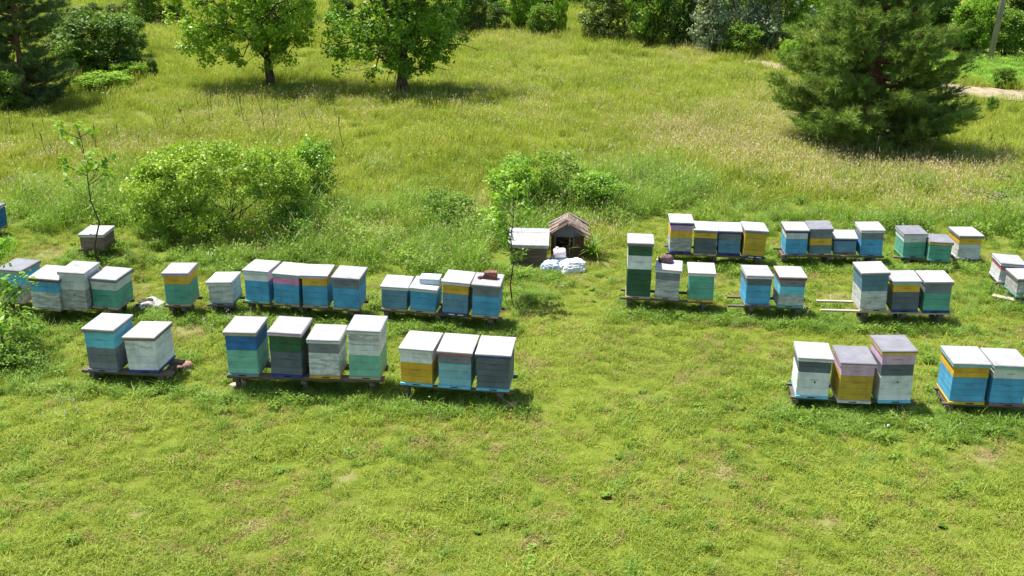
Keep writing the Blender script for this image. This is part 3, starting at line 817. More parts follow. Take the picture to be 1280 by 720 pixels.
# ------------------------------------------------------------------ hives
HIVES = [
    (-8.592, 17.692, 0.250, -0.188, 0.000, 0.481, 0.596, 0.600, 'z', TAN, [(CYAN, 0.30, 45), (OFFW, 0.70, 55)], TAN,
     'grey-lidded hive half hidden by the leafy young tree, leftmost of its row', 'hives of the left back row', ''),
    (-7.885, 17.354, 0.250, -0.076, 0.042, 0.537, 0.659, 0.578, 'w', RED, [(BLUE, 0.20, 40), (OFFW, 0.60, 60)], TAN,
     'blue over flaking white hive with dark red lid rim, beside the leafy young tree', 'hives of the left back row', ''),
    (-7.410, 17.377, 0.250, -0.110, 0.012, 0.486, 0.589, 0.681, 's', OFFW, [(OFFW, 0.20, 44), (OFFW, 0.70, 56)], TAN,
     'tall white hive with peeling grey lower box in the left back row', 'hives of the left back row', 'hole'),
    (-6.917, 17.451, 0.250, -0.145, 0.014, 0.500, 0.613, 0.549, 's', GREY, [(OFFW, 0.20, 33), (TEAL, 0.15, 67)], TAN,
     'white over sea-green hive at the right end of the left back row', 'hives of the left back row', 'cleat'),
    (-6.079, 14.945, 0.240, -0.138, -0.011, 0.507, 0.644, 0.684, 'w', GREY, [(CYAN, 0.15, 42), (GREY, 0.05, 58)], GREY,
     'cyan over grey hive with bright white lid, beside the leaning all-white hive', 'front left pair of hives', ''),
    (-5.462, 14.919, 0.240, -0.134, -0.050, 0.512, 0.637, 0.577, 'w', BROWN, [(WHITE, 0.45, 30), (WHITE, 0.15, 70)], NAVY,
     'leaning all-white hive with brown lid edge and navy floor, beside the cyan-grey hive', 'front left pair of hives', ''),
    (-5.729, 17.647, 0.240, -0.027, -0.021, 0.471, 0.554, 0.608, 's', MAUVE, [(YEL, 0.05, 30), (TEAL, 0.25, 70)], TAN,
     'yellow over teal hive standing alone beside the crumpled white sack', 'hives of the middle left row', ''),
    (-5.007, 17.710, 0.240, -0.078, -0.050, 0.458, 0.547, 0.430, 'w', OFFW, [(OFFW, 0.50, 100)], GREY,
     'low weathered white hive of one box, right of the yellow over teal hive', 'hives of the middle left row', ''),
    (-4.401, 17.773, 0.270, -0.177, 0.001, 0.478, 0.575, 0.595, 'w', OFFW, [(WHITE, 0.10, 27), (BLUE, 0.20, 73)], MINT,
     'white over blue hive, leftmost and tallest of the long middle row on the left', 'hives of the middle left row', 'cleat'),
    (-3.873, 17.652, 0.270, -0.133, 0.037, 0.497, 0.607, 0.583, 'w', MINT, [(PINK, 0.05, 28), (BLUE, 0.20, 72)], TAN,
     'hive with a pink strip above blue boards in the middle left row', 'hives of the middle left row', ''),
    (-3.360, 17.581, 0.270, -0.063, -0.005, 0.477, 0.587, 0.590, 'w', PINKW, [(YEL, 0.05, 28), (BLUE, 0.12, 72)], TAN,
     'yellow over bright blue hive next to the pink-striped one', 'hives of the middle left row', ''),
    (-2.831, 17.485, 0.270, -0.099, 0.029, 0.493, 0.609, 0.590, 's', GREY, [(GREY, 0.05, 28), (BLUE, 0.12, 72)], TAN,
     'grey over bright blue hive at the right end of the middle left row', 'hives of the middle left row', ''),
    (-3.921, 14.686, 0.310, -0.065, -0.015, 0.502, 0.625, 0.705, 's', TAN, [(DEEP, 0.03, 38), (MINT, 0.15, 62)], GREY,
     'deep blue over mint green hive, leftmost of the front row of four', 'front row of four hives', ''),
    (-3.290, 14.673, 0.310, -0.086, 0.016, 0.511, 0.628, 0.714, 's', PINKW, [(GREEN, 0.02, 41), (SLATE, 0.05, 59)], NAVY,
     'dark green over grey hive with navy floor in the front row of four', 'front row of four hives', ''),
    (-2.722, 14.653, 0.310, -0.051, 0.002, 0.496, 0.607, 0.615, 's', OFFW, [(GREY, 0.05, 30), (WHITE, 0.55, 70)], YEL,
     'grey over peeling white hive with a yellow floor strip, lower than both its neighbours', 'front row of four hives', ''),
    (-2.140, 14.639, 0.310, -0.070, 0.011, 0.502, 0.608, 0.775, 's', OFFW, [(WHITE, 0.60, 26), (WHITE, 0.30, 24), (MINT, 0.15, 50)], TAN,
     'tall three-box hive, peeling white over mint green, ending the front row of four', 'front row of four hives', ''),
    (-1.367, 14.465, 0.300, -0.155, -0.000, 0.513, 0.672, 0.582, 'w', OFFW, [(WHITE, 0.35, 34), (YEL, 0.03, 66)], CYAN,
     'white over ochre yellow hive, left one of the front three in the middle', 'front middle three hives', ''),
    (-0.815, 14.392, 0.300, -0.118, 0.013, 0.519, 0.681, 0.576, 'w', ROSE, [(GREY, 0.05, 28), (PALECY, 0.08, 72)], CYAN,
     'grey over pale cyan hive with red lid rim, middle one of the front three', 'front middle three hives', ''),
    (-0.261, 14.319, 0.300, -0.102, 0.007, 0.519, 0.685, 0.574, 'w', NAVY, [(SLATE, 0.04, 100)], CYAN,
     'plain slate grey hive with navy lid rim and white lid, beside the brown stone', 'front middle three hives', ''),
    (-2.007, 17.485, 0.270, -0.091, 0.024, 0.482, 0.594, 0.437, 'w', OFFW, [(DUSTY, 0.20, 100)], TAN,
     'low dusty blue hive with white lid, left of the one carrying a box', 'row of four hives with the bricks', ''),
    (-1.522, 17.414, 0.270, -0.132, 0.050, 0.485, 0.600, 0.437, 'w', OFFW, [(BLUE, 0.10, 100)], TAN,
     'low bright blue hive carrying a pale blue box on its lid', 'row of four hives with the bricks', ''),
    (-0.964, 17.309, 0.270, -0.131, 0.040, 0.484, 0.594, 0.601, 'w', OFFW, [(YEL, 0.03, 32), (DUSTY, 0.25, 68)], NAVY,
     'yellow over dusty blue hive with navy floor, left of the brick-topped hive', 'row of four hives with the bricks', 'slots'),
    (-0.455, 17.225, 0.270, -0.107, 0.033, 0.492, 0.602, 0.585, 's', GREY, [(GREY, 0.05, 30), (BLUE, 0.08, 70)], TAN,
     'grey over bright blue hive with dark bricks on its lid', 'row of four hives with the bricks', ''),
    (3.326, 20.773, 0.270, -0.061, 0.003, 0.475, 0.611, 0.644, 'w', NAVY, [(MAUVE, 0.05, 22), (YEL, 0.03, 27), (OFFW, 0.70, 51)], NAVY,
     'tall hive of mauve, yellow and peeling white boxes behind the very tall green hive', 'back right row of four hives', ''),
    (3.793, 20.654, 0.270, -0.144, -0.008, 0.478, 0.610, 0.530, 'w', GREY, [(YEL, 0.03, 26), (SLATE, 0.04, 74)], TAN,
     'yellow over slate grey hive beside the mauve, yellow and white hive', 'back right row of four hives', ''),
    (4.277, 20.686, 0.270, -0.122, -0.021, 0.484, 0.615, 0.509, 'w', NAVY, [(GREY, 0.05, 32), (DUSTY, 0.15, 68)], NAVY,
     'grey over dusty blue hive with navy lid rim, left neighbour of the all-yellow hive', 'back right row of four hives', ''),
    (4.736, 20.552, 0.270, -0.037, 0.047, 0.465, 0.586, 0.567, 'w', GREY, [(OCHRE, 0.03, 50), (OCHRE, 0.03, 50)], NAVY,
     'all mustard yellow hive with navy floor at the right end of its row', 'back right row of four hives', 'slots'),
    (2.226, 18.222, 0.270, -0.086, 0.001, 0.469, 0.563, 1.030, 's', BROWN, [(GREEN, 0.02, 19), (WHITE, 0.05, 27), (GREEN, 0.02, 54)], TAN,
     'very tall dark green hive with a broad white band across it', 'row of three with the tall green hive', ''),
    (2.717, 18.184, 0.270, -0.163, 0.023, 0.469, 0.566, 0.562, 'w', OFFW, [(GREY, 0.05, 30), (OFFW, 0.60, 70)], TAN,
     'grey over weathered white hive with a brown bundle lying on its lid', 'row of three with the tall green hive', ''),
    (3.311, 18.092, 0.270, -0.111, -0.011, 0.482, 0.585, 0.539, 'w', OFFW, [(TEAL, 0.03, 28), (TEAL, 0.35, 72)], YEL,
     'teal green hive with yellow floor strip beside the bundle-topped hive', 'row of three with the tall green hive', ''),
    (4.273, 17.914, 0.270, -0.009, 0.013, 0.476, 0.574, 0.567, 's', OFFW, [(SLATE, 0.05, 26), (BLUE, 0.15, 74)], GREY,
     'grey over blue hive with cyan side, left one of the middle right pair', 'middle right pair of hives', ''),
    (4.839, 17.860, 0.270, -0.033, 0.002, 0.478, 0.581, 0.569, 'w', RED, [(GREY, 0.05, 26), (CYAN, 0.10, 32), (OFFW, 0.60, 42)], TEAL,
     'hive of grey, cyan and weathered boxes with dark red lid rim', 'middle right pair of hives', ''),
    (5.609, 20.725, 0.270, -0.063, -0.018, 0.469, 0.583, 0.532, 'w', NAVY, [(OFFW, 0.10, 30), (BLUE, 0.15, 70)], GREY,
     'white over blue hive with navy lid rim, leftmost of the far row of four', 'far row of four hives', ''),
    (6.110, 20.782, 0.270, -0.090, -0.050, 0.476, 0.578, 0.546, 'z', GREY, [(GREY, 0.05, 32), (YEL, 0.04, 32), (CBLUE, 0.10, 36)], TAN,
     'hive striped grey, yellow and teal grey in the far row of four', 'far row of four hives', ''),
    (6.608, 20.828, 0.270, -0.152, -0.045, 0.476, 0.587, 0.345, 'w', NAVY, [(DUSTY, 0.15, 100)], BROWN,
     'low dusty blue hive with one box and navy lid rim between two taller hives', 'far row of four hives', ''),
    (7.114, 20.756, 0.270, -0.069, -0.038, 0.474, 0.585, 0.541, 'w', OFFW, [(GREY, 0.05, 30), (BLUE, 0.20, 70)], DUSTY,
     'grey over blue hive with stained white lid ending the far row of four', 'far row of four hives', ''),
    (8.043, 20.986, 0.170, -0.020, -0.021, 0.489, 0.591, 0.503, 'z', OFFW, [(OFFW, 0.10, 30), (TEAL, 0.10, 70)], TEAL,
     'white over teal hive with grey lid, left one of the far three in the grass', 'far right hives in the grass', ''),
    (8.480, 20.776, 0.170, -0.132, 0.008, 0.468, 0.569, 0.403, 'z', YEL, [(TEAL, 0.15, 100)], TEAL,
     'low teal hive with yellow rim under a grey lid sunk in the grass', 'far right hives in the grass', ''),
    (9.151, 20.995, 0.150, 0.006, -0.002, 0.496, 0.613, 0.499, 'w', GREY, [(YEL, 0.05, 32), (OFFW, 0.25, 68)], OFFW,
     'yellow over white hive standing in tall grass at the far right', 'far right hives in the grass', ''),
    (9.365, 19.518, 0.170, -0.104, 0.048, 0.492, 0.587, 0.396, 's', OFFW, [(ROSE, 0.10, 30), (OFFW, 0.20, 70)], OFFW,
     'rose pink over white hive cut by the right edge of the view', 'hives at the right edge', ''),
    (9.362, 18.700, 0.200, -0.031, -0.015, 0.503, 0.593, 0.362, 's', BROWN, [(OFFW, 0.70, 100)], TEAL,
     'weathered white hive with brown lid rim, nearer one of the two at the right edge', 'hives at the right edge', ''),
    (6.219, 17.684, 0.290, -0.022, -0.048, 0.493, 0.589, 0.712, 'w', GREY, [(CBLUE, 0.15, 46), (OFFW, 0.45, 54)], TAN,
     'tall hive of grey-blue over weathered white boxes above the bare rail ends', 'three hives above the bare rail ends', ''),
    (6.756, 17.663, 0.290, -0.087, -0.050, 0.489, 0.578, 0.569, 's', PALECY, [(YEL, 0.03, 30), (SLATE, 0.04, 70)], NAVY,
     'yellow over slate grey hive with navy floor, middle one of three', 'three hives above the bare rail ends', ''),
    (7.289, 17.647, 0.290, -0.059, -0.032, 0.493, 0.588, 0.574, 'w', GREY, [(GREY, 0.05, 32), (TEAL, 0.25, 68)], NAVY,
     'grey over teal hive with a knot mark and navy floor, right one of three', 'three hives above the bare rail ends', ''),
    (4.340, 14.371, 0.220, -0.124, -0.005, 0.503, 0.600, 0.638, 'w', OFFW, [(SLATE, 0.04, 32), (WHITE, 0.08, 68)], CYAN,
     'slate over white hive with white lid, left one of the front right three', 'front right three hives', 'hole'),
    (4.911, 14.235, 0.220, -0.077, -0.005, 0.511, 0.637, 0.628, 'z', PINKW, [(PINKW, 0.03, 27), (OCHRE, 0.03, 73)], OFFW,
     'pink over ochre hive with grey lid, middle one of the front right three', 'front right three hives', ''),
    (5.493, 14.255, 0.220, -0.006, -0.025, 0.510, 0.599, 0.815, 'z', YEL, [(PINKW, 0.03, 22), (SLATE, 0.04, 24), (WHITE, 0.06, 54)], CYAN,
     'tallest front right hive, striped pink, slate and white under a yellow-rimmed grey lid', 'front right three hives', 'hole'),
    (6.501, 14.201, 0.240, -0.065, -0.008, 0.535, 0.646, 0.638, 's', PALECY, [(YEL, 0.03, 30), (BLUE, 0.12, 70)], OCHRE,
     'yellow over blue hive with bright blue side at the left of the front right pair', 'front right corner pair', ''),
    (7.047, 14.158, 0.240, -0.059, 0.002, 0.520, 0.635, 0.632, 's', MINT, [(OFFW, 0.08, 28), (BLUE, 0.12, 72)], BROWN,
     'white over blue hive in the front right corner, cut by the edge of the view', 'front right corner pair', ''),
    (-8.262, 20.579, 0.250, -0.034, -0.014, 0.510, 0.610, 0.326, 'w', OFFW, [(BROWN, 0.50, 100)], BROWN,
     'low brown weathered hive standing by itself behind the thin sapling', None, ''),
    (-11.020, 21.870, 0.16, -0.1, 0, .5, .6, .50, 'z', OFFW, [(DEEP, .1, 100)], TAN,
     'deep blue hive only just entering the view at the far left edge', None, '')]
STANDS = [
    (-8.813, 17.737, -6.686, 17.415, 0.250, 0.596, 0.04, 0.04, 'wooden rails under the left back row of hives behind the young tree', False),
    (-6.312, 14.980, -5.226, 14.885, 0.240, 0.644, 0.08, 0.20, 'sagging weathered planks under the front left pair with the all-white hive', True),
    (-5.944, 17.654, -5.513, 17.641, 0.240, 0.554, 0.04, 0.04, 'short wooden base under the single yellow and teal hive', False),
    (-5.216, 17.728, -4.799, 17.692, 0.240, 0.547, 0.04, 0.04, 'low wooden base under the low weathered white hive', False),
    (-4.620, 17.815, -2.605, 17.461, 0.270, 0.575, 0.04, 0.04, 'wooden rails under the row with the pink-striped hive', False),
    (-4.152, 14.703, -1.909, 14.621, 0.310, 0.625, 0.02, 0.05, 'long grey plank stand under the front row of four hives', True),
    (-1.604, 14.504, -0.021, 14.293, 0.300, 0.672, 0.04, 0.04, 'wooden rails hidden in shade under the front middle three hives', False),
    (-2.228, 17.507, -0.229, 17.199, 0.270, 0.594, 0.04, 0.04, 'wooden rails under the row of four with bricks and a box on top', False),
    (3.109, 20.787, 4.948, 20.544, 0.270, 0.611, 0.04, 0.04, 'dark wooden rails under the back right row ending in the all-yellow hive', False),
    (2.011, 18.242, 3.533, 18.065, 0.270, 0.563, 0.06, 0.02, 'wooden rails under the very tall green hive and its two neighbours', False),
    (4.055, 17.916, 5.058, 17.852, 0.270, 0.574, 0.28, 0.10, 'pale-ended rails under the grey and blue pair right of the teal hive', False),
    (5.394, 20.740, 7.331, 20.740, 0.270, 0.583, 0.10, 0.02, 'wooden rails under the far row of four with one low hive', False),
    (7.819, 20.991, 8.694, 20.745, 0.170, 0.591, 0.18, 0.05, 'wooden rails under the white over teal hive and the low teal hive', False),
    (8.923, 20.993, 9.379, 20.997, 0.150, 0.613, 0.04, 0.04, 'low base under the yellow over white hive in tall grass', False),
    (9.139, 19.543, 9.591, 19.492, 0.170, 0.587, 0.04, 0.04, 'base under the rose pink and white hive at the right edge', False),
    (9.130, 18.708, 9.593, 18.692, 0.200, 0.593, 0.04, 0.04, 'base under the brown-rimmed weathered hive at the right edge', False),
    (5.993, 17.689, 7.516, 17.633, 0.290, 0.589, 0.62, 0.05, 'wooden stand with two long pale bare rail ends sticking out to the left', False),
    (4.108, 14.402, 5.728, 14.253, 0.220, 0.600, 0.10, 0.06, 'wooden rails under the striped front right three hives', False),
    (6.254, 14.218, 7.287, 14.143, 0.240, 0.646, 0.08, 0.60, 'wooden rails under the front right corner pair', False),
    (-8.497, 20.588, -8.027, 20.570, 0.250, 0.610, 0.04, 0.04, 'dark wooden base under the lone low brown hive', False),
    (-11.250, 21.870, -10.790, 21.870, 0.16, .6, .04, .04, 'base under the deep blue hive at the far left edge', False)]

def make_hive(x, y, z, yaw, lean, w, d, h, lid, rim, bands, floor, label, group, mark):
    t = thing('beehive', label, 'beehive', (x, y, z), yaw, group)
    t.rotation_euler = (0, lean, yaw)
    lt = 0.028
    rimh = 0.034
    # roof: a sheet-metal cap, folded over a painted frame
    mb = MB()
    mb.box(-w / 2, w / 2, 0, d, h - lt, h, 0.005)
    mb.box(-w / 2 + .012, w / 2 - .012, .012, d - .012, h - .001, h + .0035, 0.002)      # slightly crowned sheet
    lo = mb.build('lid', lidmat(lid), t)
    mb = MB()
    mb.box(-w / 2 + .004, w / 2 - .004, .004, d - .004, h - lt - rimh, h - lt - .0005, 0.003)
    mb.build('lid_rim', paint(rim, .15), lo)
    o = .024
    top = h - lt - rimh
    bot = .038
    H = top - bot
    tot = sum(b[2] for b in bands)
    z1 = top - .001
    for i, (col, wear, wt) in enumerate(bands):
        z0 = z1 - H * wt / tot
        n = max(1, int(round((z1 - z0) / .105)))
        ph = (z1 - z0) / n
        mb = MB()
        ins = .0015 * (i % 2)
        sx_, sy_ = random.uniform(-.004, .004), random.uniform(-.003, .004)
        for k in range(n):
            a = z0 + k * ph; b = a + ph - .0012
            j = random.uniform(-.0012, .0012)
            mb.box(-w / 2 + o + ins + j + sx_, w / 2 - o - ins + j + sx_, o + ins + j + sy_, d - o - ins, a + .0005, b, 0.0035)
        last = (i == len(bands) - 1)
        nm = 'hive_body' if last else 'hive_super'
        part = mb.build(nm, paint(col, wear), t)
        # hand grip on the front board: raised slip, recess shade put into darker paint
        gz = z1 - min(.5 * (z1 - z0), .11)
        g = MB()
        g.box(-.055, .055, o - .0045, o + .004, gz - .007, gz + .007, .003)
        g.build('hand_grip', paint(tuple(int(c * .82) for c in col), .2), part)
        z1 = z0
    fl = MB()
    fl.box(-w / 2 + o - .004, w / 2 - o + .004, o - .022, d - o + .004, 0, bot - .002, .003)
    fo = fl.build('floor_board', paint(floor, .3), t)
    e = MB()
    ex = random.uniform(-.05, .05)
    e.box(ex - .055, ex + .055, o - .0245, o - .012, .013, .028, .001)
    e.build('entrance', black_in, fo)
    if mark == 'hole':
        q = MB(); hz = bot + H * .40
        q.tube([(.02, o - .0035, hz), (.02, o + .006, hz)], [.013, .013], 12)
        q.build('fly_hole', black_in, t)
    elif mark == 'slots':
        q = MB()
        for sx in (-.10, .05):
            q.box(sx, sx + .10, o - .026, o - .020, .008, .026, .001)
        q.build('entrance_guard', paint(WHITE, .05), t)
    elif mark == 'cleat':
        q = MB()
        q.box(-w / 2 + .02, w / 2 - .02, o - .017, o - .001, top - .03, top - .004, .003)
        q.build('cleat', paint(OFFW, .3), t)
    HIVE_BOXES.append((x, y, yaw, w, d))
    return t

for hv in HIVES:
    make_hive(*hv)

GRASS_STANDS = []
def make_stand(x0, y0, x1, y1, z, d, extl, extr, label, wide):
    """two rails on short posts; origin at the left front end"""
    yaw = math.atan2(y1 - y0, x1 - x0)
    L_ = math.hypot(x1 - x0, y1 - y0) + extl + extr
    ox = x0 - math.cos(yaw) * extl; oy = y0 - math.sin(yaw) * extl
    t = thing('hive_stand', label, 'stand', (ox, oy, 0), yaw, 'wooden rail stands under the hives')
    th = .05 if wide else .036
    wr = .13 if wide else .055
    for yy in (.03, d - .06 - wr):
        q = MB(); j = random.uniform(-.05, .05)
        q.box(j, L_ + j * .5, yy, yy + wr, z - th, z - .0015, .004, jitter=.003)
        q.build('rail', wood_dark if not extl > .3 else wood_pale, t)
    n = max(2, int(L_ / .9) + 1)
    for i in range(n):
        xx = (extl if extl > .1 else 0) + .12 + (L_ - .3 - (extl if extl > .1 else 0)) * i / (n - 1)
        q = MB(); q.box(xx - .04, xx + .04, .02, d - .05, z - th - .06, z - th - .001, .004)
        q.build('cross_bar', wood_dark, t)
        for yy in (.13, d - .17):
            q = MB(); q.box(xx - .035, xx + .035, yy, yy + .07, -.03, z - th - .062, .004)
            q.build('leg', wood_dark, t)
    GRASS_STANDS.append((ox, ox + L_ * math.cos(yaw), (y0 + y1) / 2, z))
for st in STANDS:
    make_stand(*st)

# ------------------------------------------------------------------ odds and ends lying about
def lump(name, loc, size, mat, label, cat, rz=0, amp=.12, f=3.0, seed=1, sub=4, parent=None, flat=0.5, crease=0.0, tilt=(0, 0)):
    b = bmesh.new()
    bmesh.ops.create_icosphere(b, subdivisions=sub, radius=1)
    r = random.Random(seed)
    ph = [(r.uniform(-1, 1), r.uniform(-1, 1), r.uniform(-1, 1), r.uniform(0, 6.28), r.uniform(.6, 2.2)) for _ in range(9)]
    for v in b.verts:
        c = v.co.copy()
        s = 0; cr = 0
        for (ax, ay, az, p_, fr) in ph:
            q = math.sin((c.x * ax + c.y * ay + c.z * az) * f * fr + p_)
            s += q / 9 / fr
            cr += (1 - abs(q)) ** 3 / 9
        k = 1 + amp * s * 3 - crease * cr
        c = Vector((math.copysign(abs(c.x) ** .8, c.x), math.copysign(abs(c.y) ** .8, c.y), math.copysign(abs(c.z) ** .8, c.z))) * k
        if c.z < -flat: c.z = -flat + (c.z + flat) * .1
        v.co = Vector((c.x * size[0] / 2, c.y * size[1] / 2, (c.z + flat) * size[2] / (1 + flat)))
    for fc in b.faces: fc.smooth = True
    me = bpy.data.meshes.new(name); b.to_mesh(me); b.free()
    me.materials.append(mat)
    o = link(name, me, parent)
    o.location = loc; o.rotation_euler = (tilt[0], tilt[1], rz)
    if label: tag(o, label, cat)
    return o

sack_w = simple('woven_sack', (186, 188, 194), (226, 228, 230), 10, .6, .7, .02)
sack_b = simple('pale_blue_sack', (150, 176, 196), (206, 216, 224), 8, .6, .8, .02)
pinkm = simple('faded_pink_plastic', (222, 196, 204), (238, 222, 224), 6, .5, .3)
rockm = simple('brown_stone', (116, 84, 76), (176, 142, 128), 7, .9, .8, .02)
palestone = simple('pale_brick', (176, 156, 132), (216, 196, 170), 9, .9, .8, .01)
slate_board = simple('grey_boards', (92, 80, 72), (146, 130, 118), 5, .9, .7, .01, (10, 1, 10))
redwood = simple('red_brown_boards', (58, 40, 32), (98, 70, 54), 5, .85, .6, .008, (12, 1, 1))
brickm = simple('dark_brick', (64, 36, 36), (112, 66, 58), 12, .9, .6, .006)

S = {'heap': (-6.39, 18.13), 'kennel': (1.11, 21.24), 'chest': (0.31, 20.52), 'sack': (1.16, 20.41), 'sack2': (0.75, 20.3), 'can': (0.93, 20.69), 'stone': (0.02, 14.3), 'stone2': (-5.06, 15.59), 'brick': (-4.08, 14.93), 'plank': (9.22, 18.78), 'pole': (20.4, 47.96)}
t = thing('rag_heap', 'crumpled dirty white sack lying in the grass beside the yellow-teal hive', 'sack', (*S['heap'], 0))
lump('sack_cloth', (0, 0, 0), (.50, .40, .16), simple('dirty_sack', (120, 118, 112), (190, 188, 184), 10, 1.0, .7, .02), None, None, .3, .25, 4.5, 3, 5, parent=t, crease=.35)
lump('sack_mouth', (-.06, -.09, .055), (.36, .24, .13), simple('sack_inside_shade', (30, 27, 24), (92, 84, 72), 16, .9, .6, .02), None, None, .2, .3, 6, 8, 4, parent=t, crease=.4)  # dark lump: the shade inside the open sack put into its colour

# kennel
kx, ky = S['kennel']
t = thing('dog_kennel', 'small brown wooden kennel with a broken grey board roof, beside white sacks', 'kennel', (kx, ky, 0), R(-4))
kw, kd, ke, ka = .66, .74, .50, .70
q = MB()
for i in range(7):      # side and rear walls of upright boards
    a = i * kd / 7
    for sx in (-kw / 2, kw / 2 - .02):
        q.box(sx, sx + .02, a + .002, a + kd / 7 - .002, 0, ke, .002, jitter=.002)
for i in range(6):
    a = -kw / 2 + i * kw / 6
    q.box(a + .002, a + kw / 6 - .002, kd - .018, kd + .002, 0, ke + .05, .002)
q.build('wall', redwood, t)
q = MB()
for i, (a, b_) in enumerate(((-kw / 2 + .022, -kw / 2 + .07), (kw / 2 - .22, kw / 2 - .115), (kw / 2 - .11, kw / 2 - .022))):
    q.box(a, b_, -.005, .018, 0, ke - .03, .002)
q.build('front_board', redwood, t)
q = MB()
q.box(-kw / 2 + .07, -kw / 2 + .095, -.022, -.007, .0, ke - .06, .002)
q.box(.035, .058, -.022, -.007, 0, ke - .06, .002)
q.box(.11, .125, -.020, -.008, .05, ke - .07, .002)
q.box(-kw / 2 + .07, .13, -.024, -.008, ke - .058, ke - .035, .002)
q.build('door_frame', simple('door_posts', (96, 84, 68), (140, 124, 100), 6, .85, .6, .006), t)
q = MB(); q.prism([(-kw / 2, ke - .03), (kw / 2, ke - .03), (kw / 2, ke), (0, ka), (-kw / 2, ke)], -.02, .0)
q.build('gable', paint(SLATE, .3), t)
q = MB()
sl = math.atan2(ka - ke, kw / 2)
ln = (kw / 2 + .13) / math.cos(sl)
for side in (-1, 1):
    for i in range(8):
        a = -.12 + i * (kd + .2) / 8
        short = random.uniform(0, .09)
        b2 = MB()
        rot = Matrix.Rotation(side * sl + random.uniform(-.06, .06), 3, 'Y')
        q.box(0 if side > 0 else -ln + short, ln - short if side > 0 else 0, a + .003, a + (kd + .2) / 8 - .003, 0, .018, .002, rot=rot, pivot=(0, 0, 0), jitter=.004)
ro = q.build('roof', slate_board, t)
ro.location = (0, 0, ka + .008)
q = MB()    # second, slipped layer of broken boards over the front
for (a, l0, l1, sd, an) in ((-.13, 0, .40, 1, .10), (-.03, .05, .30, 1, -.16), (.05, .1, .42, 1, .22), (-.12, 0, .42, -1, .07), (-.02, .0, .34, -1, .25), (.07, .02, .26, -1, -.2), (.15, .0, .2, -1, .1)):
    rot = Matrix.Rotation(an, 3, 'Z') @ Matrix.Rotation(sd * sl * 1.03, 3, 'Y')
    q.box(l0 * sd if sd > 0 else -l1, l1 if sd > 0 else -l0, a, a + .085, .0, .014, .002, rot=rot, pivot=(0, 0, 0), jitter=.006)
sb = q.build('slipped_boards', simple('dark_broken_boards', (50, 40, 36), (92, 76, 66), 5, .9, .7, .01, (10, 1, 10)), t)
sb.location = (0, 0, ka + .040)
q = MB(); q.box(-kw / 2 + .02, kw / 2 - .02, .0, kd - .02, .005, .03, .002)
q.build('floor', wood_dark, t)
q = MB(); q.box(-kw / 2 + .024, kw / 2 - .024, kd - .05, kd - .022, .032, ke - .01, .002)  # liner added inside to stop light showing through the back wall gaps
q.build('gap_liner_back', wood_dark, t)
q = MB()
for sx in (-1, 1):  # same added lining behind the side boards, against light through their gaps
    q.box(sx * (kw / 2 - .03) - .006, sx * (kw / 2 - .03) + .006, .02, kd - .052, .032, ke - .01, .001)
q.build('gap_liner_side', wood_dark, t)
HIVE_BOXES.append((kx, ky, R(-4), kw, kd))
HIVE_BOXES.append((S['chest'][0], S['chest'][1], 0, .8, .7))
HIVE_BOXES.append((kx - .05, ky - .55, 0, .75, .5))

# chest left of the kennel, its wide white lid sloping to the front
t = thing('tool_chest', 'wide low wooden chest with a sloping white lid left of the kennel', 'chest', (*S['chest'], 0), R(-3))
q = MB()
for k in range(3):
    q.box(-.35, .35, .03, .62, .02 + k * .135, .02 + (k + 1) * .135 - .002, .004)
q.build('chest_body', simple('brown_planks', (72, 58, 46), (112, 96, 78), 5, .85, .6, .008, (1, 12, 12)), t)
q = MB(); q.box(-.35, .35, .018, .63, .427, .475, .004)
q.build('chest_rim', paint(SLATE, .2), t)
q = MB()
q.box(-.40, .40, 0, .75, 0, .022, .003)
q.box(-.40, .40, -.004, .010, -.05, .018, .003)
lo = q.build('chest_lid', lidmat('s'), t)
lo.location = (0, -.035, .485); lo.rotation_euler = (R(9), 0, 0)
q = MB(); q.box(-.33, .33, .50, .60, .475, .595, .003)
q.build('lid_prop', wood_dark, t)

lump('feed_sack', (*S['sack'], 0), (.62, .42, .24), sack_w, 'full white woven sack slumped on the ground in front of the kennel', 'sack', .25, .16, 3.2, 5, 5, crease=.55)
lump('feed_sack', (*S['sack2'], 0), (.30, .32, .26), sack_b, 'bluish white sack leaning between the chest and the fuller white sack', 'sack', .9, .2, 3.2, 6, 5, crease=.6)
# pale pink canister
t = thing('canister', 'pale pink plastic canister set down in the kennel doorway', 'canister', (*S['can'], .18), R(10))
b = bmesh.new()
q = MB(); q.tube([(-.12, 0, .10), (-.115, 0, .10), (-.09, 0, .10), (.09, 0, .10), (.115, 0, .10), (.12, 0, .10)], [.05, .085, .10, .10, .085, .05], 20)
q.build('tank', pinkm, t)
q = MB(); q.tube([(-.05, 0, .195), (-.05, 0, .225)], [.028, .028], 12); q.build('cap', pinkm, t)
q = MB(); q.box(-.16, .16, -.1, .12, -.18, .0, .01); q.build('crate', sack_b, t)

lump('stone', (*S['stone'], 0), (.20, .17, .15), rockm, 'round pinkish brown stone in the grass below the slate grey hive', 'stone', .4, .12, 2.5, 9, 4)
lump('stone', (*S['stone2'], 0), (.26, .2, .13), rockm, 'reddish flat stone at the right end of the stand with the white leaning hive', 'stone', .9, .12, 2.5, 10, 4)
q = MB(); q.box(-.11, .11, -.06, .06, 0, .08, .008, jitter=.006)
o = q.build('brick', palestone); o.location = (*S['brick'], 0.02); o.rotation_euler = (R(8), 0, R(55))
tag(o, 'pale worn brick half under the left end of the front row stand', 'brick')
q = MB(); q.box(-.45, .45, -.06, .06, 0, .025, .004, jitter=.004)
o = q.build('loose_plank', wood_pale); o.location = (*S['plank'], .10); o.rotation_euler = (R(4), R(3), R(-28))
tag(o, 'pale loose plank lying in the grass at the right edge of the view', 'plank')

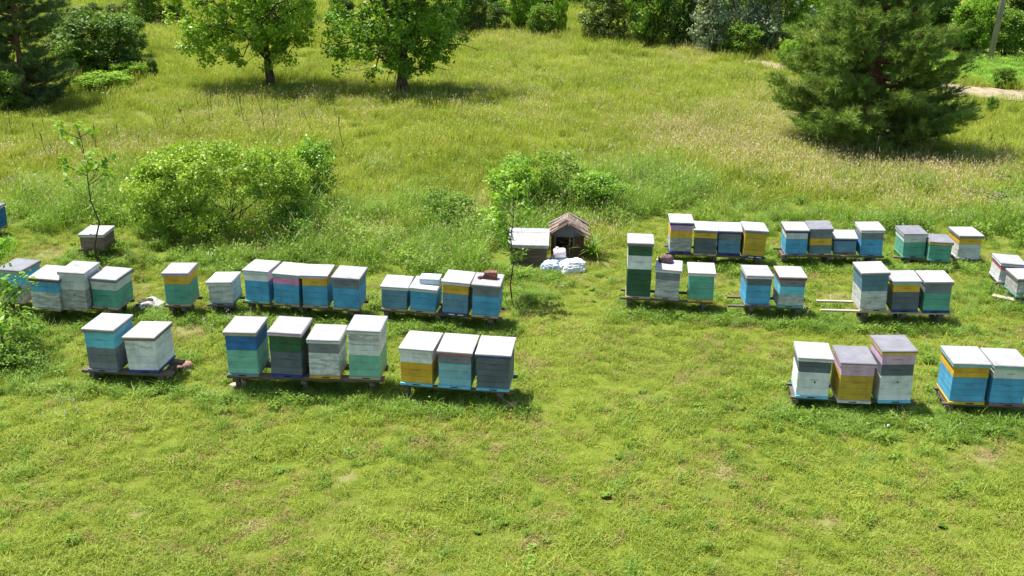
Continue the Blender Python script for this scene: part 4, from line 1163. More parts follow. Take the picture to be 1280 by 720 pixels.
def on_hive(idx, u, v):
    hv = HIVES[idx]
    x, y, z, yaw, lean, w, d, h = hv[:8]
    return Vector((x + math.cos(yaw) * u - math.sin(yaw) * v + lean * h, y + math.sin(yaw) * u + math.cos(yaw) * v, z + h + .004)), yaw

# pale blue box on a low blue hive
pt, yw = on_hive(20, .06, .34)
t = thing('feeder_box', 'flat pale blue wooden box lying on the lid of a low bright blue hive', 'box', pt, yw + .03)
q = MB(); q.box(-.17, .17, -.13, .13, 0, .075, .004); q.build('box_body', paint((176, 200, 214), .1), t)
q = MB(); q.box(-.175, .175, -.135, .135, .077, .105, .004); q.build('box_lid', paint((196, 214, 226), .1), t)
pt, yw = on_hive(22, .03, .33)
q = MB(); q.box(-.115, .115, -.06, .06, 0, .068, .006, jitter=.004)
o = q.build('brick', brickm); o.location = pt; o.rotation_euler = (0, 0, yw - .05)
tag(o, 'dark brown brick lying flat on the grey and blue hive lid, under a redder brick', 'brick')
q = MB(); q.box(-.11, .11, -.055, .055, 0, .055, .006, jitter=.004)
o = q.build('brick', simple('red_brick', (92, 58, 52), (150, 104, 92), 10, .9, .6, .006)); o.location = pt + Vector((.01, .01, .070)); o.rotation_euler = (R(2), R(-3), yw + .12)
tag(o, 'reddish brick stacked on top of the dark brick on the hive lid', 'brick')
q = MB(); q.box(-.05, .05, -.04, .04, 0, .04, .01, jitter=.008)
o = q.build('brick_piece', brickm); o.location = pt + Vector((-.16, -.01, 0)); o.rotation_euler = (0, 0, .6)
tag(o, 'small broken piece of dark brick at the left of the stacked bricks', 'brick piece')
pt, yw = on_hive(28, -.04, .40)
lump('cloth_bundle', pt, (.30, .19, .13), simple('mauve_brown_cloth', (72, 54, 56), (128, 100, 104), 9, .85, .6, .01),
     'dark mauve brown rolled bundle resting on the white lid beside the tall green hive', 'bundle', yw - .1, .18, 3, 14, 4, crease=.3)

# concrete power pole far right
t = thing('utility_pole', 'leaning grey wooden power pole in front of the trees in the far right corner', 'pole', (*S['pole'], 0))
t.rotation_euler = (0, R(4), 0)
q = MB(); q.tube([(0, 0, -.2), (0, 0, 4), (0, 0, 8.5)], [.125, .115, .09], 12); q.build('pole_shaft', simple('grey_pole', (120, 112, 104), (160, 152, 142), 4, .9, .4, .01, (1, 1, .15)), t)
q = MB(); q.box(-.7, .7, -.05, .05, 7.6, 7.72, .01); q.build('cross_arm', wood_dark, t)

# ------------------------------------------------------------------ leaves, limbs, crowns
def leaf_quads(C, rad, per, size, r, asp=.55, up=.45, flat=1.0):
    """rhombic leaves scattered round every centre; C (k,3), rad (k,)"""
    k = len(C)
    n = k * per
    c = np.repeat(C, per, 0)
    rr = np.repeat(rad, per)[:, None]
    d = r.normal(size=(n, 3)); d /= np.linalg.norm(d, axis=1)[:, None]
    q = r.uniform(0, 1, (n, 1)) ** .5
    off = d * q * rr; off[:, 2] *= flat
    p = c + off
    nrm = r.normal(size=(n, 3)); nrm /= np.linalg.norm(nrm, axis=1)[:, None]
    nrm = nrm * (1 - up) + np.array([0, 0, 1]) * up + d * .35
    nrm /= np.linalg.norm(nrm, axis=1)[:, None]
    a = np.cross(nrm, r.normal(size=(n, 3))); a /= np.linalg.norm(a, axis=1)[:, None] + 1e-9
    b = np.cross(nrm, a)
    s = (size * r.uniform(.6, 1.35, n))[:, None]
    V = np.stack([p - a * s / 2, p + b * s * asp / 2, p + a * s / 2, p - b * s * asp / 2], 1).reshape(-1, 3)
    F = np.arange(4 * n).reshape(-1, 4)
    return V, F


def bend(p0, p1, r, k=4, sag=.12, lift=0.0):
    p0 = np.array(p0, float); p1 = np.array(p1, float)
    L_ = np.linalg.norm(p1 - p0)
    o = r.normal(size=3) * sag * L_
    pts = []
    for i in range(k + 1):
        q = i / k
        w = math.sin(math.pi * q)
        pts.append(tuple(p0 * (1 - q) + p1 * q + o * w * .5 + np.array([0, 0, lift * L_ * w]) + r.normal(size=3) * .012 * L_ * w))
    return pts


def make_tree_meshes(name, W, D, Hc, z0, trunk_r, nl, ncl, per, leaf, lmat, bmat, seed, crad=.34, shell=.5, gaps=.45, stems=1, flat=.8, up=.45, bare=0, top=.0, tube_n=6, off=0.0, lobe=.35):
    """returns (crown mesh, trunk mesh): trunk, limbs and twigs that carry clumps of leaves"""
    r = np.random.default_rng(seed)
    # clump centres in a lumpy ellipsoid
    C = []
    lob = r.normal(size=(7, 3)); lob /= np.linalg.norm(lob, axis=1)[:, None]
    lamp = r.uniform(.0, lobe, 7)
    ph = r.uniform(0, 6.28, 6)
    while len(C) < ncl:
        d = r.normal(size=3); d /= np.linalg.norm(d)
        k = .80 + sum(la * max(0, float(d @ lb)) ** 4 for la, lb in zip(lamp, lob))
        q = shell + (1 - shell) * r.uniform() ** .7 if r.uniform() < .72 else r.uniform(.1, 1)
        p = d * q * k
        p[2] = math.copysign(abs(p[2]) ** (.72 if stems == 1 else .62), p[2])
        x, y, z = p[0] * W / 2 + off, p[1] * D / 2, z0 + (Hc / 2) * (1 + p[2]) + top * (1 - abs(p[0]))
        gv = math.sin(x * 2.3 / max(W / 4, .4) + ph[0]) + math.sin(y * 2.9 / max(W / 4, .4) + ph[1]) + math.sin(z * 3.1 / max(W / 4, .4) + ph[2])
        if gv < -1.9 + gaps * 2 * r.uniform() - (1 - gaps): continue
        if z < .03: z = .06 + .2 * r.uniform()
        C.append((x, y, z))
    C = np.array(C)
    cr = crad * r.uniform(.6, 1.25, ncl)
    V, F = leaf_quads(C, cr, per, leaf, r, up=up, flat=flat)
    keep = V[:, 2].reshape(-1, 4).min(1) > .0
    F = F[keep]
    crown = mesh_arrays(name + '_crown', V, F, lmat)
    # wood
    mb = MB()
    if stems == 1:
        fork = np.array([r.normal(0, .05), r.normal(0, .05), 1.0])
        tp = [(0, 0, -.1), (0.01, 0, .45), tuple(fork * np.array([.6, .6, .75])), tuple(fork)]
        mb.tube(tp, [trunk_r * 1.35, trunk_r * 1.05, trunk_r, trunk_r * .95], 10)
        ctop = np.array([r.normal(0, .1), r.normal(0, .1), z0 + Hc * .8])
        mb.tube(bend(fork, ctop, r, 5, .08), [trunk_r * .85 * (1 - .85 * i / 5) for i in range(6)], 8)
        starts = [fork * (1 - q) + ctop * q for q in r.uniform(0, .45, nl)]
    else:
        starts = [np.array([r.normal(0, W * .06), r.normal(0, D * .06), 0.0]) for _ in range(nl)]
    ends = []
    idx = [int(r.integers(ncl))]
    dist = np.linalg.norm(C - C[idx[0]], axis=1)
    while len(idx) < nl:      # far-apart clumps become limb ends
        j = int(dist.argmax()); idx.append(j); dist = np.minimum(dist, np.linalg.norm(C - C[j], axis=1))
    limbs = []
    for s, j in zip(starts, idx):
        e = s + (C[j] - s) * .86
        pts = bend(s, e, r, 5, .16, .05)
        lr = trunk_r * .48 if stems == 1 else trunk_r
        mb.tube(pts, [lr * (1 - .8 * i / 5) for i in range(6)], tube_n)
        limbs.append(np.array(pts))
    allp = np.concatenate([l[1:] for l in limbs])
    sub = r.permutation(ncl)[:min(ncl, 170)]
    for j in sub:
        k = int(np.linalg.norm(allp - C[j], axis=1).argmin())
        tr = trunk_r * (.11 if stems == 1 else .45)
        mb.tube(bend(allp[k], C[j], r, 3, .14), [tr * 1.3, tr, tr * .7, tr * .35], 4, cap=False)
    for _ in range(bare):      # leafless twigs sticking out of the crown
        k = r.integers(len(allp)); s = allp[k]
        d = s - np.array([0, 0, z0 + Hc * .3]); d[2] *= .3; d /= np.linalg.norm(d)
        e = s + d * r.uniform(.3, .55) * W * .5 + np.array([0, 0, r.uniform(-.1, .35)])
        pp = bend(s, e, r, 4, .2)
        mb.tube(pp, [.016, .013, .010, .007, .003], 4, cap=False)
        for q in (2, 3):
            mb.tube(bend(pp[q], np.array(pp[q]) + d * .35 + r.normal(size=3) * .18, r, 2, .2), [.008, .006, .002], 4, cap=False)
    bmesh.ops.recalc_face_normals(mb.bm, faces=list(mb.bm.faces))
    tm = bpy.data.meshes.new(name + '_trunk'); mb.bm.to_mesh(tm); mb.bm.free(); tm.materials.append(bmat)
    return crown, tm


def stand_tree(kind, label, cat, x, y, meshes, rz=0, scale=(1, 1, 1), group=None):
    t = thing(kind, label, cat, (x, y, gh(x, y)), rz, group)
    t.scale = scale
    link('crown', meshes[0], t)
    link('trunk' if 'tree' in kind or 'sapling' in kind else 'stems', meshes[1], t)
    return t

lm_walnut = leafmat('walnut_leaves', (0.14, 0.26, 0.012), (0.31, 0.48, 0.026), (0.52, 0.62, 0.06), .50, .9, .03, .45)
lm_walnut2 = leafmat('walnut_leaves_deep', (0.10, 0.21, 0.012), (0.22, 0.39, 0.024), (0.40, 0.55, 0.05), .50, .9, .03, .45)
lm_shrub = leafmat('shrub_leaves', (0.17, 0.28, 0.024), (0.34, 0.47, 0.050), (0.54, 0.62, 0.15), .40, .9, .03, .45)
lm_young = leafmat('young_leaves', (0.13, 0.26, 0.018), (0.25, 0.43, 0.03), (0.38, 0.52, 0.05), .45, 1.2, .03, .45)
lm_dark = leafmat('dark_foliage', (0.055, 0.11, 0.018), (0.12, 0.21, 0.030), (0.20, 0.31, 0.05), .30, .5, .02, .5)
lm_mid = leafmat('mid_foliage', (0.095, 0.18, 0.018), (0.19, 0.32, 0.030), (0.30, 0.43, 0.055), .38, .5, .02, .5)
lm_bright = leafmat('bright_foliage', (0.13, 0.25, 0.016), (0.25, 0.43, 0.028), (0.38, 0.54, 0.05), .42, .5, .02, .5)
lm_olive = leafmat('olive_foliage', (0.115, 0.165, 0.034), (0.18, 0.24, 0.050), (0.27, 0.32, 0.09), .34, .5, .02, .5)
lm_silver = leafmat('silver_foliage', (0.16, 0.22, 0.11), (0.27, 0.34, 0.18), (0.42, 0.48, 0.30), .30, .5, .02, .5, tint=(1, 1.05, .8))
lm_needle = leafmat('pine_needles', (0.105, 0.18, 0.030), (0.22, 0.325, 0.054), (0.40, 0.48, 0.11), .25, .8, .02, .5)
lm_fir = leafmat('fir_needles', (0.065, 0.125, 0.036), (0.14, 0.225, 0.06), (0.22, 0.32, 0.085), .2, .8, .02, .5)

P = {'tree1': (-8.79, 39.72), 'tree2': (-3.95, 38.79), 'pine': (10.09, 31.21), 'fir': (-16.11, 36.23), 'fir2': (-18.02, 36.95), 'shrub': (-6.2, 22.79), 'shrub2': (-4.67, 24.46), 'bramble': (0.57, 24.7), 'bramble2': (-1.42, 23.17), 'bush3': (-4.66, 22.17), 'sap1': (-8.16, 20.49), 'sap2': (0.02, 18.59), 'young': (-8.08, 16.17), 'shoot': (-7.72, 17.63), 'weedL': (-7.71, 15.51), 'weedX': (-8.17, 20.88), 'shrub4': (-0.02, 23.84), 'shrub5': (1.91, 24.36), 'yucca': (1.64, 21.26), 'yucca2': (0.12, 19.87), 'twig': (-4.74, 26.9), 'twig2': (11.69, 25.2)}

# two spreading trees in the meadow
a = make_tree_meshes('walnut_tree', 5.6, 4.9, 5.9, .30, .15, 18, 470, 64, .13, lm_walnut, bark, 101, .33, .40, 1.0, bare=30, up=.5, off=-.45)
stand_tree('meadow_tree', 'spreading yellow-green tree with bare outer twigs, left one of the two in the meadow', 'tree', *P['tree1'], a)
a = make_tree_meshes('walnut_tree', 5.8, 5.0, 6.0, .35, .18, 19, 490, 66, .13, lm_walnut2, bark, 207, .33, .40, 1.0, bare=28, up=.5)
stand_tree('meadow_tree', 'darker green spreading tree with a forked trunk, right one of the two in the meadow', 'tree', *P['tree2'], a)


def needle_tree(name, H, W, seed, lmat, whorls, per, tuft, nneed, nlen, droop, z0, conic=.5, side=None):
    """pine or fir: whorls of boughs, forked twigs, a brush of needles on every twig"""
    r = np.random.default_rng(seed)
    mb = MB()
    tp = [(r.normal(0, .015 * i), r.normal(0, .015 * i), -.1 + i * (H + .1) / 7) for i in range(8)]
    mb.tube(tp, [.14 * (1 - i / 7.6) + .008 for i in range(8)], 9)
    cs, ds, ss = [], [], []
    for w in range(whorls):
        q = w / (whorls - 1)
        z = z0 + (H * .97 - z0) * q
        prof = (1 - q) ** conic * (.82 + .18 * math.sin(q * 9 + seed)) if q > .12 else .80 + q * 1.5
        nb = per
        a0 = r.uniform(0, 6.28)
        for k in range(nb):
            az = a0 + 6.283 * k / nb + r.normal(0, .22)
            ln = W / 2 * prof * r.uniform(.68, 1.15)
            if side is not None and abs((az - side + math.pi) % (2 * math.pi) - math.pi) < .45 and .02 < q < .22:
                ln *= 1.12
            if ln < .15: continue
            dirn = np.array([math.cos(az), math.sin(az), 0])
            rise = (r.uniform(.02, .38) + .55 * q) * ln * (1 - droop) - droop * .25 * ln
            s = np.array([0, 0, max(.25, z + r.normal(0, .24))]); e = s + dirn * ln + np.array([0, 0, rise])
            pp = [s + (e - s) * t_ + np.array([0, 0, -.10 * ln * math.sin(math.pi * t_)]) + r.normal(size=3) * .03 * ln for t_ in np.linspace(0, 1, 6)]
            pp[0] = s
            br = .018 + .016 * ln
            mb.tube([tuple(x) for x in pp], [br * (1 - .8 * i / 5) for i in range(6)], 5, cap=False)
            for i in range(int(tuft * ln) + 3):
                t_ = r.uniform(.22, 1.0) ** .75
                j = min(int(t_ * 5), 4); fr = t_ * 5 - j
                c = pp[j] * (1 - fr) + pp[j + 1] * fr
                sd = r.choice([-1, 1]) * r.uniform(.3, 1.25)
                ca, sa = math.cos(sd), math.sin(sd)
                d = np.array([dirn[0] * ca - dirn[1] * sa, dirn[0] * sa + dirn[1] * ca, r.uniform(-.1, .55)])
                d /= np.linalg.norm(d)
                tl = ln * .34 * (1.15 - t_ * .6) * r.uniform(.5, 1.2) + .08
                e2 = c + d * tl
                if r.uniform() < .55:
                    mb.tube([tuple(c), tuple((c + e2) / 2 + r.normal(size=3) * .02), tuple(e2)], [.008, .006, .003], 3, cap=False)
                m_ = max(1, int(tl / .14))
                for u in range(m_):
                    cs.append(c + d * tl * (u + 1) / m_ + r.normal(size=3) * .03); ds.append(d + np.array([0, 0, .35])); ss.append(r.uniform(.7, 1.2))
    cs = np.array(cs); ds = np.array(ds); ds /= np.linalg.norm(ds, axis=1)[:, None]
    ss = np.array(ss)
    k = len(cs); n = k * nneed
    c = np.repeat(cs, nneed, 0); d = np.repeat(ds, nneed, 0); s = np.repeat(ss, nneed)[:, None] * nlen
    nd = d * .75 + r.normal(size=(n, 3)) * .55; nd /= np.linalg.norm(nd, axis=1)[:, None]
    st = c + d * r.uniform(-.09, .09, (n, 1))
    wv = np.cross(nd, r.normal(size=(n, 3))); wv /= np.linalg.norm(wv, axis=1)[:, None]
    V = np.stack([st - wv * .008, st + wv * .008, st + nd * s * r.uniform(.7, 1.2, (n, 1))], 1).reshape(-1, 3)
    cr = mesh_arrays(name + '_crown', V, np.arange(3 * n).reshape(-1, 3), lmat)
    bmesh.ops.recalc_face_normals(mb.bm, faces=list(mb.bm.faces))
    tm = bpy.data.meshes.new(name + '_trunk'); mb.bm.to_mesh(tm); mb.bm.free(); tm.materials.append(bark_red)
    return cr, tm

a = needle_tree('pine_tree', 8.2, 4.8, 31, lm_needle, 23, 8, 22, 25, .17, .0, .22, .34, side=-.15)
stand_tree('pine_tree', 'broad bushy pine with a reddish trunk and low boughs standing alone in the meadow', 'tree', *P['pine'], a)
a = needle_tree('fir_tree', 7.0, 4.2, 47, lm_fir, 15, 7, 20, 24, .18, .10, .2, .4)
stand_tree('fir_tree', 'dark green fir in the far left corner of the meadow, nearer the middle', 'tree', *P['fir'], a, .5, (.82, .82, .85))
stand_tree('fir_tree', 'dark green fir cut by the left edge of the view', 'tree', *P['fir2'], a, 2.4, (.9, .9, .95))

# the wide shrub and its neighbours in the weedy belt
a = make_tree_meshes('shrub', 4.6, 2.4, 1.95, -.10, .016, 24, 430, 105, .065, lm_shrub, bark, 303, .22, .66, 1.3, lobe=.6, stems=9, flat=.8, up=.3)
stand_tree('wild_shrub', 'wide rounded yellow-green shrub with tiny leaves behind the left hives', 'shrub', *P['shrub'], a)
b = make_tree_meshes('shrub', 1.5, 1.3, 1.5, .15, .018, 10, 90, 70, .07, lm_young, bark, 304, .24, .4, .5, stems=6, flat=.9)
stand_tree('wild_shrub', 'small brighter green shrub at the right shoulder of the wide yellow-green shrub', 'shrub', *P['shrub2'], b, .3)
c_ = make_tree_meshes('thicket', 2.6, 1.5, 1.35, .0, .012, 18, 150, 60, .065, lm_mid, bark, 305, .24, .4, .5, stems=9, flat=.9)
stand_tree('wild_shrub', 'tangled green bramble thicket behind the kennel', 'shrub', *P['bramble'], c_, .1)
stand_tree('wild_shrub', 'lower green bramble between the two wild shrubs left of the kennel', 'shrub', *P['bramble2'], c_, 2.1, (.75, .8, .6))
stand_tree('wild_shrub', 'small dark leafy bush in the weeds at the foot of the wide shrub', 'shrub', *P['bush3'], b, 1.9, (.7, .7, .45))
stand_tree('wild_shrub', 'pale green leafy shrub rising just behind the tool chest', 'shrub', *P['shrub4'], b, .8, (.95, .8, .85))
stand_tree('wild_shrub', 'rounded weedy shrub at the back right of the kennel', 'shrub', *P['shrub5'], b, 2.8, (.9, .8, .6))


def sapling(name, H, lean, ntw, per, leaf, lmat, seed, tr=.022, z0=.35, spread=.5, cr=.10):
    r = np.random.default_rng(seed)
    mb = MB()
    top = np.array([lean, 0, H])
    tp = bend((0, 0, -.05), top, r, 6, .04)
    tp[0] = (0, 0, -.05)
    mb.tube(tp, [tr * (1 - .8 * i / 6) for i in range(7)], 6)
    A = np.array(tp)
    C = [top]
    for i in range(ntw):
        q = r.uniform(z0, .97); j = min(int(q * 6), 5); f = q * 6 - j
        s = A[j] * (1 - f) + A[j + 1] * f
        az = r.uniform(0, 6.28)
        ln = H * spread * r.uniform(.3, .75) * (1.15 - q * .6)
        e = s + np.array([math.cos(az) * ln, math.sin(az) * ln, ln * r.uniform(.2, .9)])
        pp = bend(s, e, r, 3, .15)
        mb.tube(pp, [tr * .42, tr * .34, tr * .25, tr * .12], 4, cap=False)
        for k in range(2, 4):
            C.append(np.array(pp[k]) + r.normal(size=3) * .02)
    C = np.array(C)
    V, F = leaf_quads(C, np.full(len(C), cr), per, leaf, r, asp=.5, up=.5)
    cm = mesh_arrays(name + '_crown', V, F, lmat)
    bmesh.ops.recalc_face_normals(mb.bm, faces=list(mb.bm.faces))
    tm = bpy.data.meshes.new(name + '_trunk'); mb.bm.to_mesh(tm); mb.bm.free(); tm.materials.append(bark)
    return cm, tm

a = sapling('sapling', 2.75, -.05, 11, 12, .13, lm_young, 3, spread=.48, cr=.13, z0=.42)
stand_tree('sapling', 'thin sapling with sparse leaf clusters in front of the lone brown hive', 'sapling', *P['sap1'], a)
a = sapling('sapling', 2.45, .03, 22, 17, .10, lm_young, 15, spread=.42, cr=.13, z0=.30, tr=.016)
stand_tree('sapling', 'slender leafy sapling beside the chest left of the kennel', 'sapling', *P['sap2'], a)
a = sapling('sapling', 1.75, .05, 26, 15, .11, lm_young, 8, spread=.62, cr=.17, z0=.12, tr=.022)
stand_tree('sapling', 'bushy bright green young tree at the left edge in front of the back row', 'sapling', *P['young'], a)
stand_tree('sapling', 'low leafy shoot at the foot of the two middle hives of the left back row', 'sapling', *P['shoot'], a, 1.3, (.42, .42, .34))
b = make_tree_meshes('thicket', 1.5, 1.1, .5, .0, .008, 10, 70, 50, .06, lm_mid, bark, 306, .16, .3, .3, stems=7, flat=.8)
stand_tree('weed_patch', 'dark green leafy weeds under the young tree at the left edge', 'weeds', *P['weedL'], b, 0, (.8, .8, .7))
stand_tree('weed_patch', 'leafy weeds growing round the foot of the lone brown hive', 'weeds', *P['weedX'], b, 1.0, (.7, .8, .7))


def spiky(name, n, ln, seed):
    r = np.random.default_rng(seed)
    me = clump_mesh(name, n, .09, ln * .55, ln, .030, 1.0, [blade_lush, herb_m], seed=seed, segs=4)
    return me
o = link('spiky_plant', spiky('spiky_plant', 70, .62, 71)); o.location = (*P['yucca'], 0)
tag(o, 'spiky dark green long-leaved plant at the right side of the kennel', 'plant')
o = link('spiky_plant', spiky('spiky_plant', 60, .34, 72)); o.location = (*P['yucca2'], 0)
tag(o, 'clump of long arching green leaves in front of the tool chest', 'plant')

# bare twigs
def dead_branch(name, H, n, seed, lean=(0, 0)):
    r = np.random.default_rng(seed)
    mb = MB()
    for i in range(n):
        az = r.uniform(0, 6.28)
        e = np.array([lean[0] * H + math.cos(az) * H * .35 * r.uniform(.2, 1), lean[1] * H + math.sin(az) * H * .3, H * r.uniform(.6, 1) * (1 - abs(lean[0]) * .6)])
        pp = bend((r.normal(0, .03), r.normal(0, .03), 0), e, r, 4, .12)
        mb.tube(pp, [.014, .012, .009, .006, .002], 5, cap=False)
        for q in (1, 2, 3):
            mb.tube(bend(pp[q], np.array(pp[q]) + r.normal(size=3) * H * .13 + np.array([0, 0, H * .16]), r, 2, .2), [.009, .006, .002], 4, cap=False)
    return mb.build(name, twig_m)
o = dead_branch('dead_branch', 1.25, 4, 5); o.location = (*P['twig'], 0)
tag(o, 'dark bare branches standing up beside the wide yellow-green shrub', 'branch')
o = dead_branch('dead_branch', 1.0, 3, 9, (-.9, .1)); o.location = (*P['twig2'], .2); o.scale = (1, 1, .7)
tag(o, 'fallen bare branch lying in the weeds at the right', 'branch')

# last year's dark stalks standing in the meadow on the left
def stalk_mesh(seed):
    r = np.random.default_rng(seed)
    mb = MB(); H = r.uniform(.95, 1.25)
    pp = bend((0, 0, 0), (r.normal(0, .10) - .12, r.normal(0, .05), H), r, 4, .04)
    mb.tube(pp, [.009, .008, .007, .006, .003], 5, cap=False)
    mb.tube([pp[3], tuple(np.array(pp[3]) * .4 + np.array(pp[4]) * .6), pp[4]], [.009, .014, .005], 6)
    for q in (2, 3):
        mb.tube(bend(pp[q], np.array(pp[q]) + np.array([r.normal(0, .08), r.normal(0, .08), .2]), r, 2, .1), [.006, .006, .003], 4, cap=False)
    me = bpy.data.meshes.new('stalk'); mb.bm.to_mesh(me); mb.bm.free(); me.materials.append(twig_m)
    return me
SM = [stalk_mesh(s) for s in (1, 2, 3, 4)]
for i, (x, y) in enumerate([(-14.4, 31.17), (-13.39, 30.56), (-11.78, 28.11), (-10.72, 27.05), (-10.97, 28.46), (-10.97, 30.37), (-11.27, 31.85), (-10.29, 31.52), (-10.4, 32.66), (-10.09, 31.65), (-9.6, 32.14), (-9.25, 33.23), (-9.27, 33.72), (-8.01, 32.78), (-7.64, 31.8), (-7.11, 31.16), (-7.03, 32.61), (-6.85, 31.77), (-6.62, 31.79), (-8.7, 34.63), (-10.09, 29.25), (-9.99, 25.77), (-12.36, 26.97), (-13.75, 31.89), (-10.27, 35.65), (-5.46, 33.78), (-3.57, 36.59), (11.2, 28.91), (9.41, 27.93), (13.39, 30.28), (13.93, 30.38), (8.52, 40.09), (8.56, 39.26), (9.31, 39.06), (-12.11, 28.15), (-12.78, 34.52), (-9.2, 35.47), (-4.69, 30.21), (-5.87, 32.03), (-6.72, 34.27)]):
    o = link('dry_stalk', SM[i % 4]); o.location = (x, y, gh(x, y)); o.rotation_euler = (0, 0, random.uniform(-.6, .6))
    k = random.uniform(.55, 1.1); o.scale = (k, k, k)
    tag(o, 'dark dry stalk of last year standing up out of the meadow grass', 'stalk', 'dry stalks in the meadow')

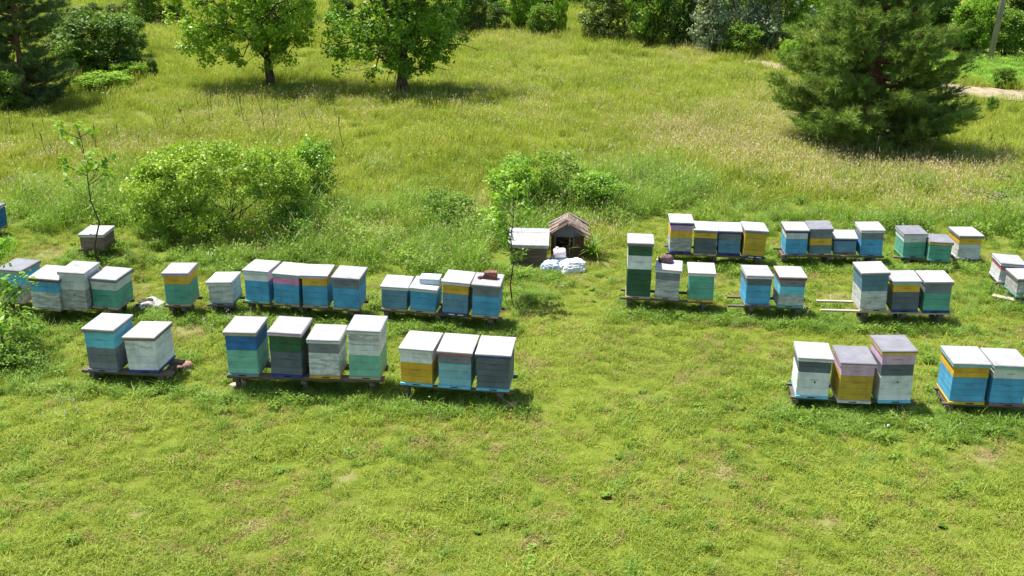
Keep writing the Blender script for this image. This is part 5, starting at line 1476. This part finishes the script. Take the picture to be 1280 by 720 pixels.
# trees and bushes round the far side of the field
KINDS = {}
def kind_mesh(k, v):
    key = (k, v)
    if key not in KINDS:
        lmx = {'dark': lm_dark, 'mid': lm_mid, 'bright': lm_bright, 'olive': lm_olive, 'silver': lm_silver}[k]
        KINDS[key] = make_tree_meshes('bank_' + k, 3.0, 2.8, 2.9, .12, .05, 9, 150, 62, .14, lmx, bark,
                                      sum(ord(ch) for ch in k) + 13 * v, .34, .45, .5, stems=5, flat=.85, up=.35, tube_n=5)
    return KINDS[key]
for i, (k, x, y, w, h, nm, label) in enumerate([
    ('dark', -22.09, 59.06, 1.09, 0.95, 'bush', 'small round dark bush standing by itself in the far left field'),
    ('olive', -20.34, 57.87, 2.14, 1.10, 'bush', 'low grey-green bush far behind the left meadow, left of a taller one'),
    ('mid', -18.63, 57.37, 2.61, 2.10, 'broadleaf_tree', 'leafy green tree far behind the dark shrubs on the left'),
    ('dark', -17.58, 58.15, 0.99, 2.05, 'bush', 'narrow dark bush between the far left tree and the left meadow tree'),
    ('dark', -8.68, 56.43, 1.77, 1.82, 'bush', 'dark bush seen in the gap between the two meadow trees'),
    ('olive', -11.63, 60.16, 2.14, 1.76, 'bush', 'greyish bush showing behind the crown of the left meadow tree'),
    ('mid', -3.3, 55.11, 2.52, 3.08, 'broadleaf_tree', 'green tree half hidden behind the right meadow tree'),
    ('olive', -2.07, 55.83, 1.75, 2.30, 'bush', 'olive bush at the left end of the far thicket'),
    ('dark', -0.95, 55.34, 1.58, 1.46, 'bush', 'compact dark green bush at the foot of the far thicket'),
    ('bright', 0.32, 56.68, 2.42, 3.33, 'broadleaf_tree', 'bright leafy tree in the far thicket above the compact dark bush'),
    ('mid', 1.32, 54.37, 1.71, 1.52, 'bush', 'low mid-green bush right of the compact dark bush'),
    ('bright', 2.19, 54.74, 0.78, 2.01, 'bush', 'thin upright pale green bush at the left edge of the bright gap'),
    ('olive', 4.25, 53.51, 2.83, 2.60, 'bush', 'wide olive bush right of the bright gap in the thicket'),
    ('mid', 6.17, 52.59, 2.86, 4.57, 'broadleaf_tree', 'tall green tree with a gloomy foot behind the middle of the meadow'),
    ('dark', 7.62, 52.19, 2.31, 4.15, 'broadleaf_tree', 'dark tree touching the silvery one'),
    ('silver', 9.06, 50.77, 2.54, 3.89, 'broadleaf_tree', 'silvery grey willow left of the low green bush'),
    ('silver', 11.46, 51.48, 3.39, 4.25, 'broadleaf_tree', 'wider silvery willow right of the low green bush'),
    ('mid', 10.05, 49.87, 2.07, 1.55, 'bush', 'low fresh green bush in front of the two silvery willows'),
    ('bright', 12.98, 50.61, 2.10, 3.43, 'broadleaf_tree', 'bright green tree between the silvery willow and the pine'),
    ('bright', 11.7, 47.7, 1.03, 1.06, 'bush', 'small bright bush beside the sandy track left of the pine'),
    ('mid', 14.86, 51.78, 2.96, 3.81, 'broadleaf_tree', 'green tree behind the left half of the pine'),
    ('bright', 17.14, 51.98, 2.97, 3.83, 'broadleaf_tree', 'bright tree behind the crown of the pine'),
    ('mid', 18.87, 52.13, 2.68, 4.22, 'broadleaf_tree', 'green tree just right of the pine crown'),
    ('dark', 20.02, 51.21, 2.20, 2.04, 'bush', 'dark bush in the thicket left of the power pole'),
    ('bright', 20.27, 49.77, 2.28, 2.35, 'bush', 'bright rounded bush at the foot of the power pole'),
    ('mid', 21.77, 49.43, 2.13, 2.04, 'bush', 'mid-green bush just right of the power pole'),
    ('bright', 23.31, 49.55, 1.99, 2.05, 'bush', 'bright bush cut by the right edge beyond the lime field'),
    ('mid', 23.11, 55.81, 2.78, 3.28, 'broadleaf_tree', 'taller green tree behind the power pole'),
    ('dark', 25.57, 56.63, 2.66, 3.32, 'broadleaf_tree', 'dark tree in the far right corner behind the bushes'),
    ('mid', -2.01, 64.21, 3.64, 3.28, 'broadleaf_tree', 'farther green tree above the olive bush of the thicket'),
    ('dark', 1.25, 63.77, 2.71, 2.33, 'broadleaf_tree', 'farther dark tree above the mid-green bush of the thicket'),
    ('mid', 3.65, 68.21, 2.89, 1.99, 'broadleaf_tree', 'farther tree closing the top of the bright gap'),
    ('mid', 5.75, 61.98, 3.08, 2.72, 'broadleaf_tree', 'farther green tree behind the wide olive bush'),
    ('bright', 18.29, 59.74, 3.40, 3.50, 'broadleaf_tree', 'farther bright tree over the top of the pine'),
    ('mid', 12.42, 61.22, 4.35, 3.58, 'broadleaf_tree', 'farther green tree behind the silvery willows'),
    ('dark', 15.63, 60.15, 2.99, 3.52, 'broadleaf_tree', 'farther dark tree above the sandy track bend'),
    ('mid', 22.03, 60.11, 3.42, 3.52, 'broadleaf_tree', 'farther green tree between pine and power pole'),
    ('dark', -15.52, 41.61, 3.31, 2.42, 'bush', 'large dark rounded shrub right of the firs'),
    ('olive', -17.84, 44.89, 2.59, 2.07, 'bush', 'grey-green shrub between the firs and the large dark shrub'),
    ('dark', -16.11, 46.31, 2.07, 1.78, 'bush', 'dark shrub behind the large rounded dark one'),
    ('mid', -16.02, 40.53, 2.06, 1.39, 'bush', 'mid-green shrub at the front foot of the large dark shrub'),
    ('bright', -14.43, 38.69, 2.14, 0.64, 'bush', 'low yellowish weed bush in front of the dark shrubs'),
    ('bright', -14.09, 40.67, 1.47, 0.67, 'bush', 'second low yellowish weed bush, right of the other'),
    ('dark', -13.53, 41.4, 0.48, 0.74, 'bush', 'small upright dark juniper alone right of the dark shrubs'),
    ('mid', -16.21, 34.89, 1.53, 1.32, 'bush', 'green bush at the foot of the firs at the left edge'),
    ('mid', 18.58, 41.98, 1.03, 0.81, 'bush', 'small airy bush in the lime field beyond the track'),
    ('mid', 15.89, 36.65, 0.43, 0.66, 'bush', 'tiny shrub in the meadow in front of the sandy track')]):
    ms = kind_mesh(k, i % 2)
    stand_tree(nm, label, 'tree' if 'tree' in nm else 'bush', x, y, ms, random.uniform(0, 6.28), (w / 3.0, w / 3.0, h / 3.0), 'trees and bushes along the far edge of the field')

grow_grass(GRASS_STANDS)
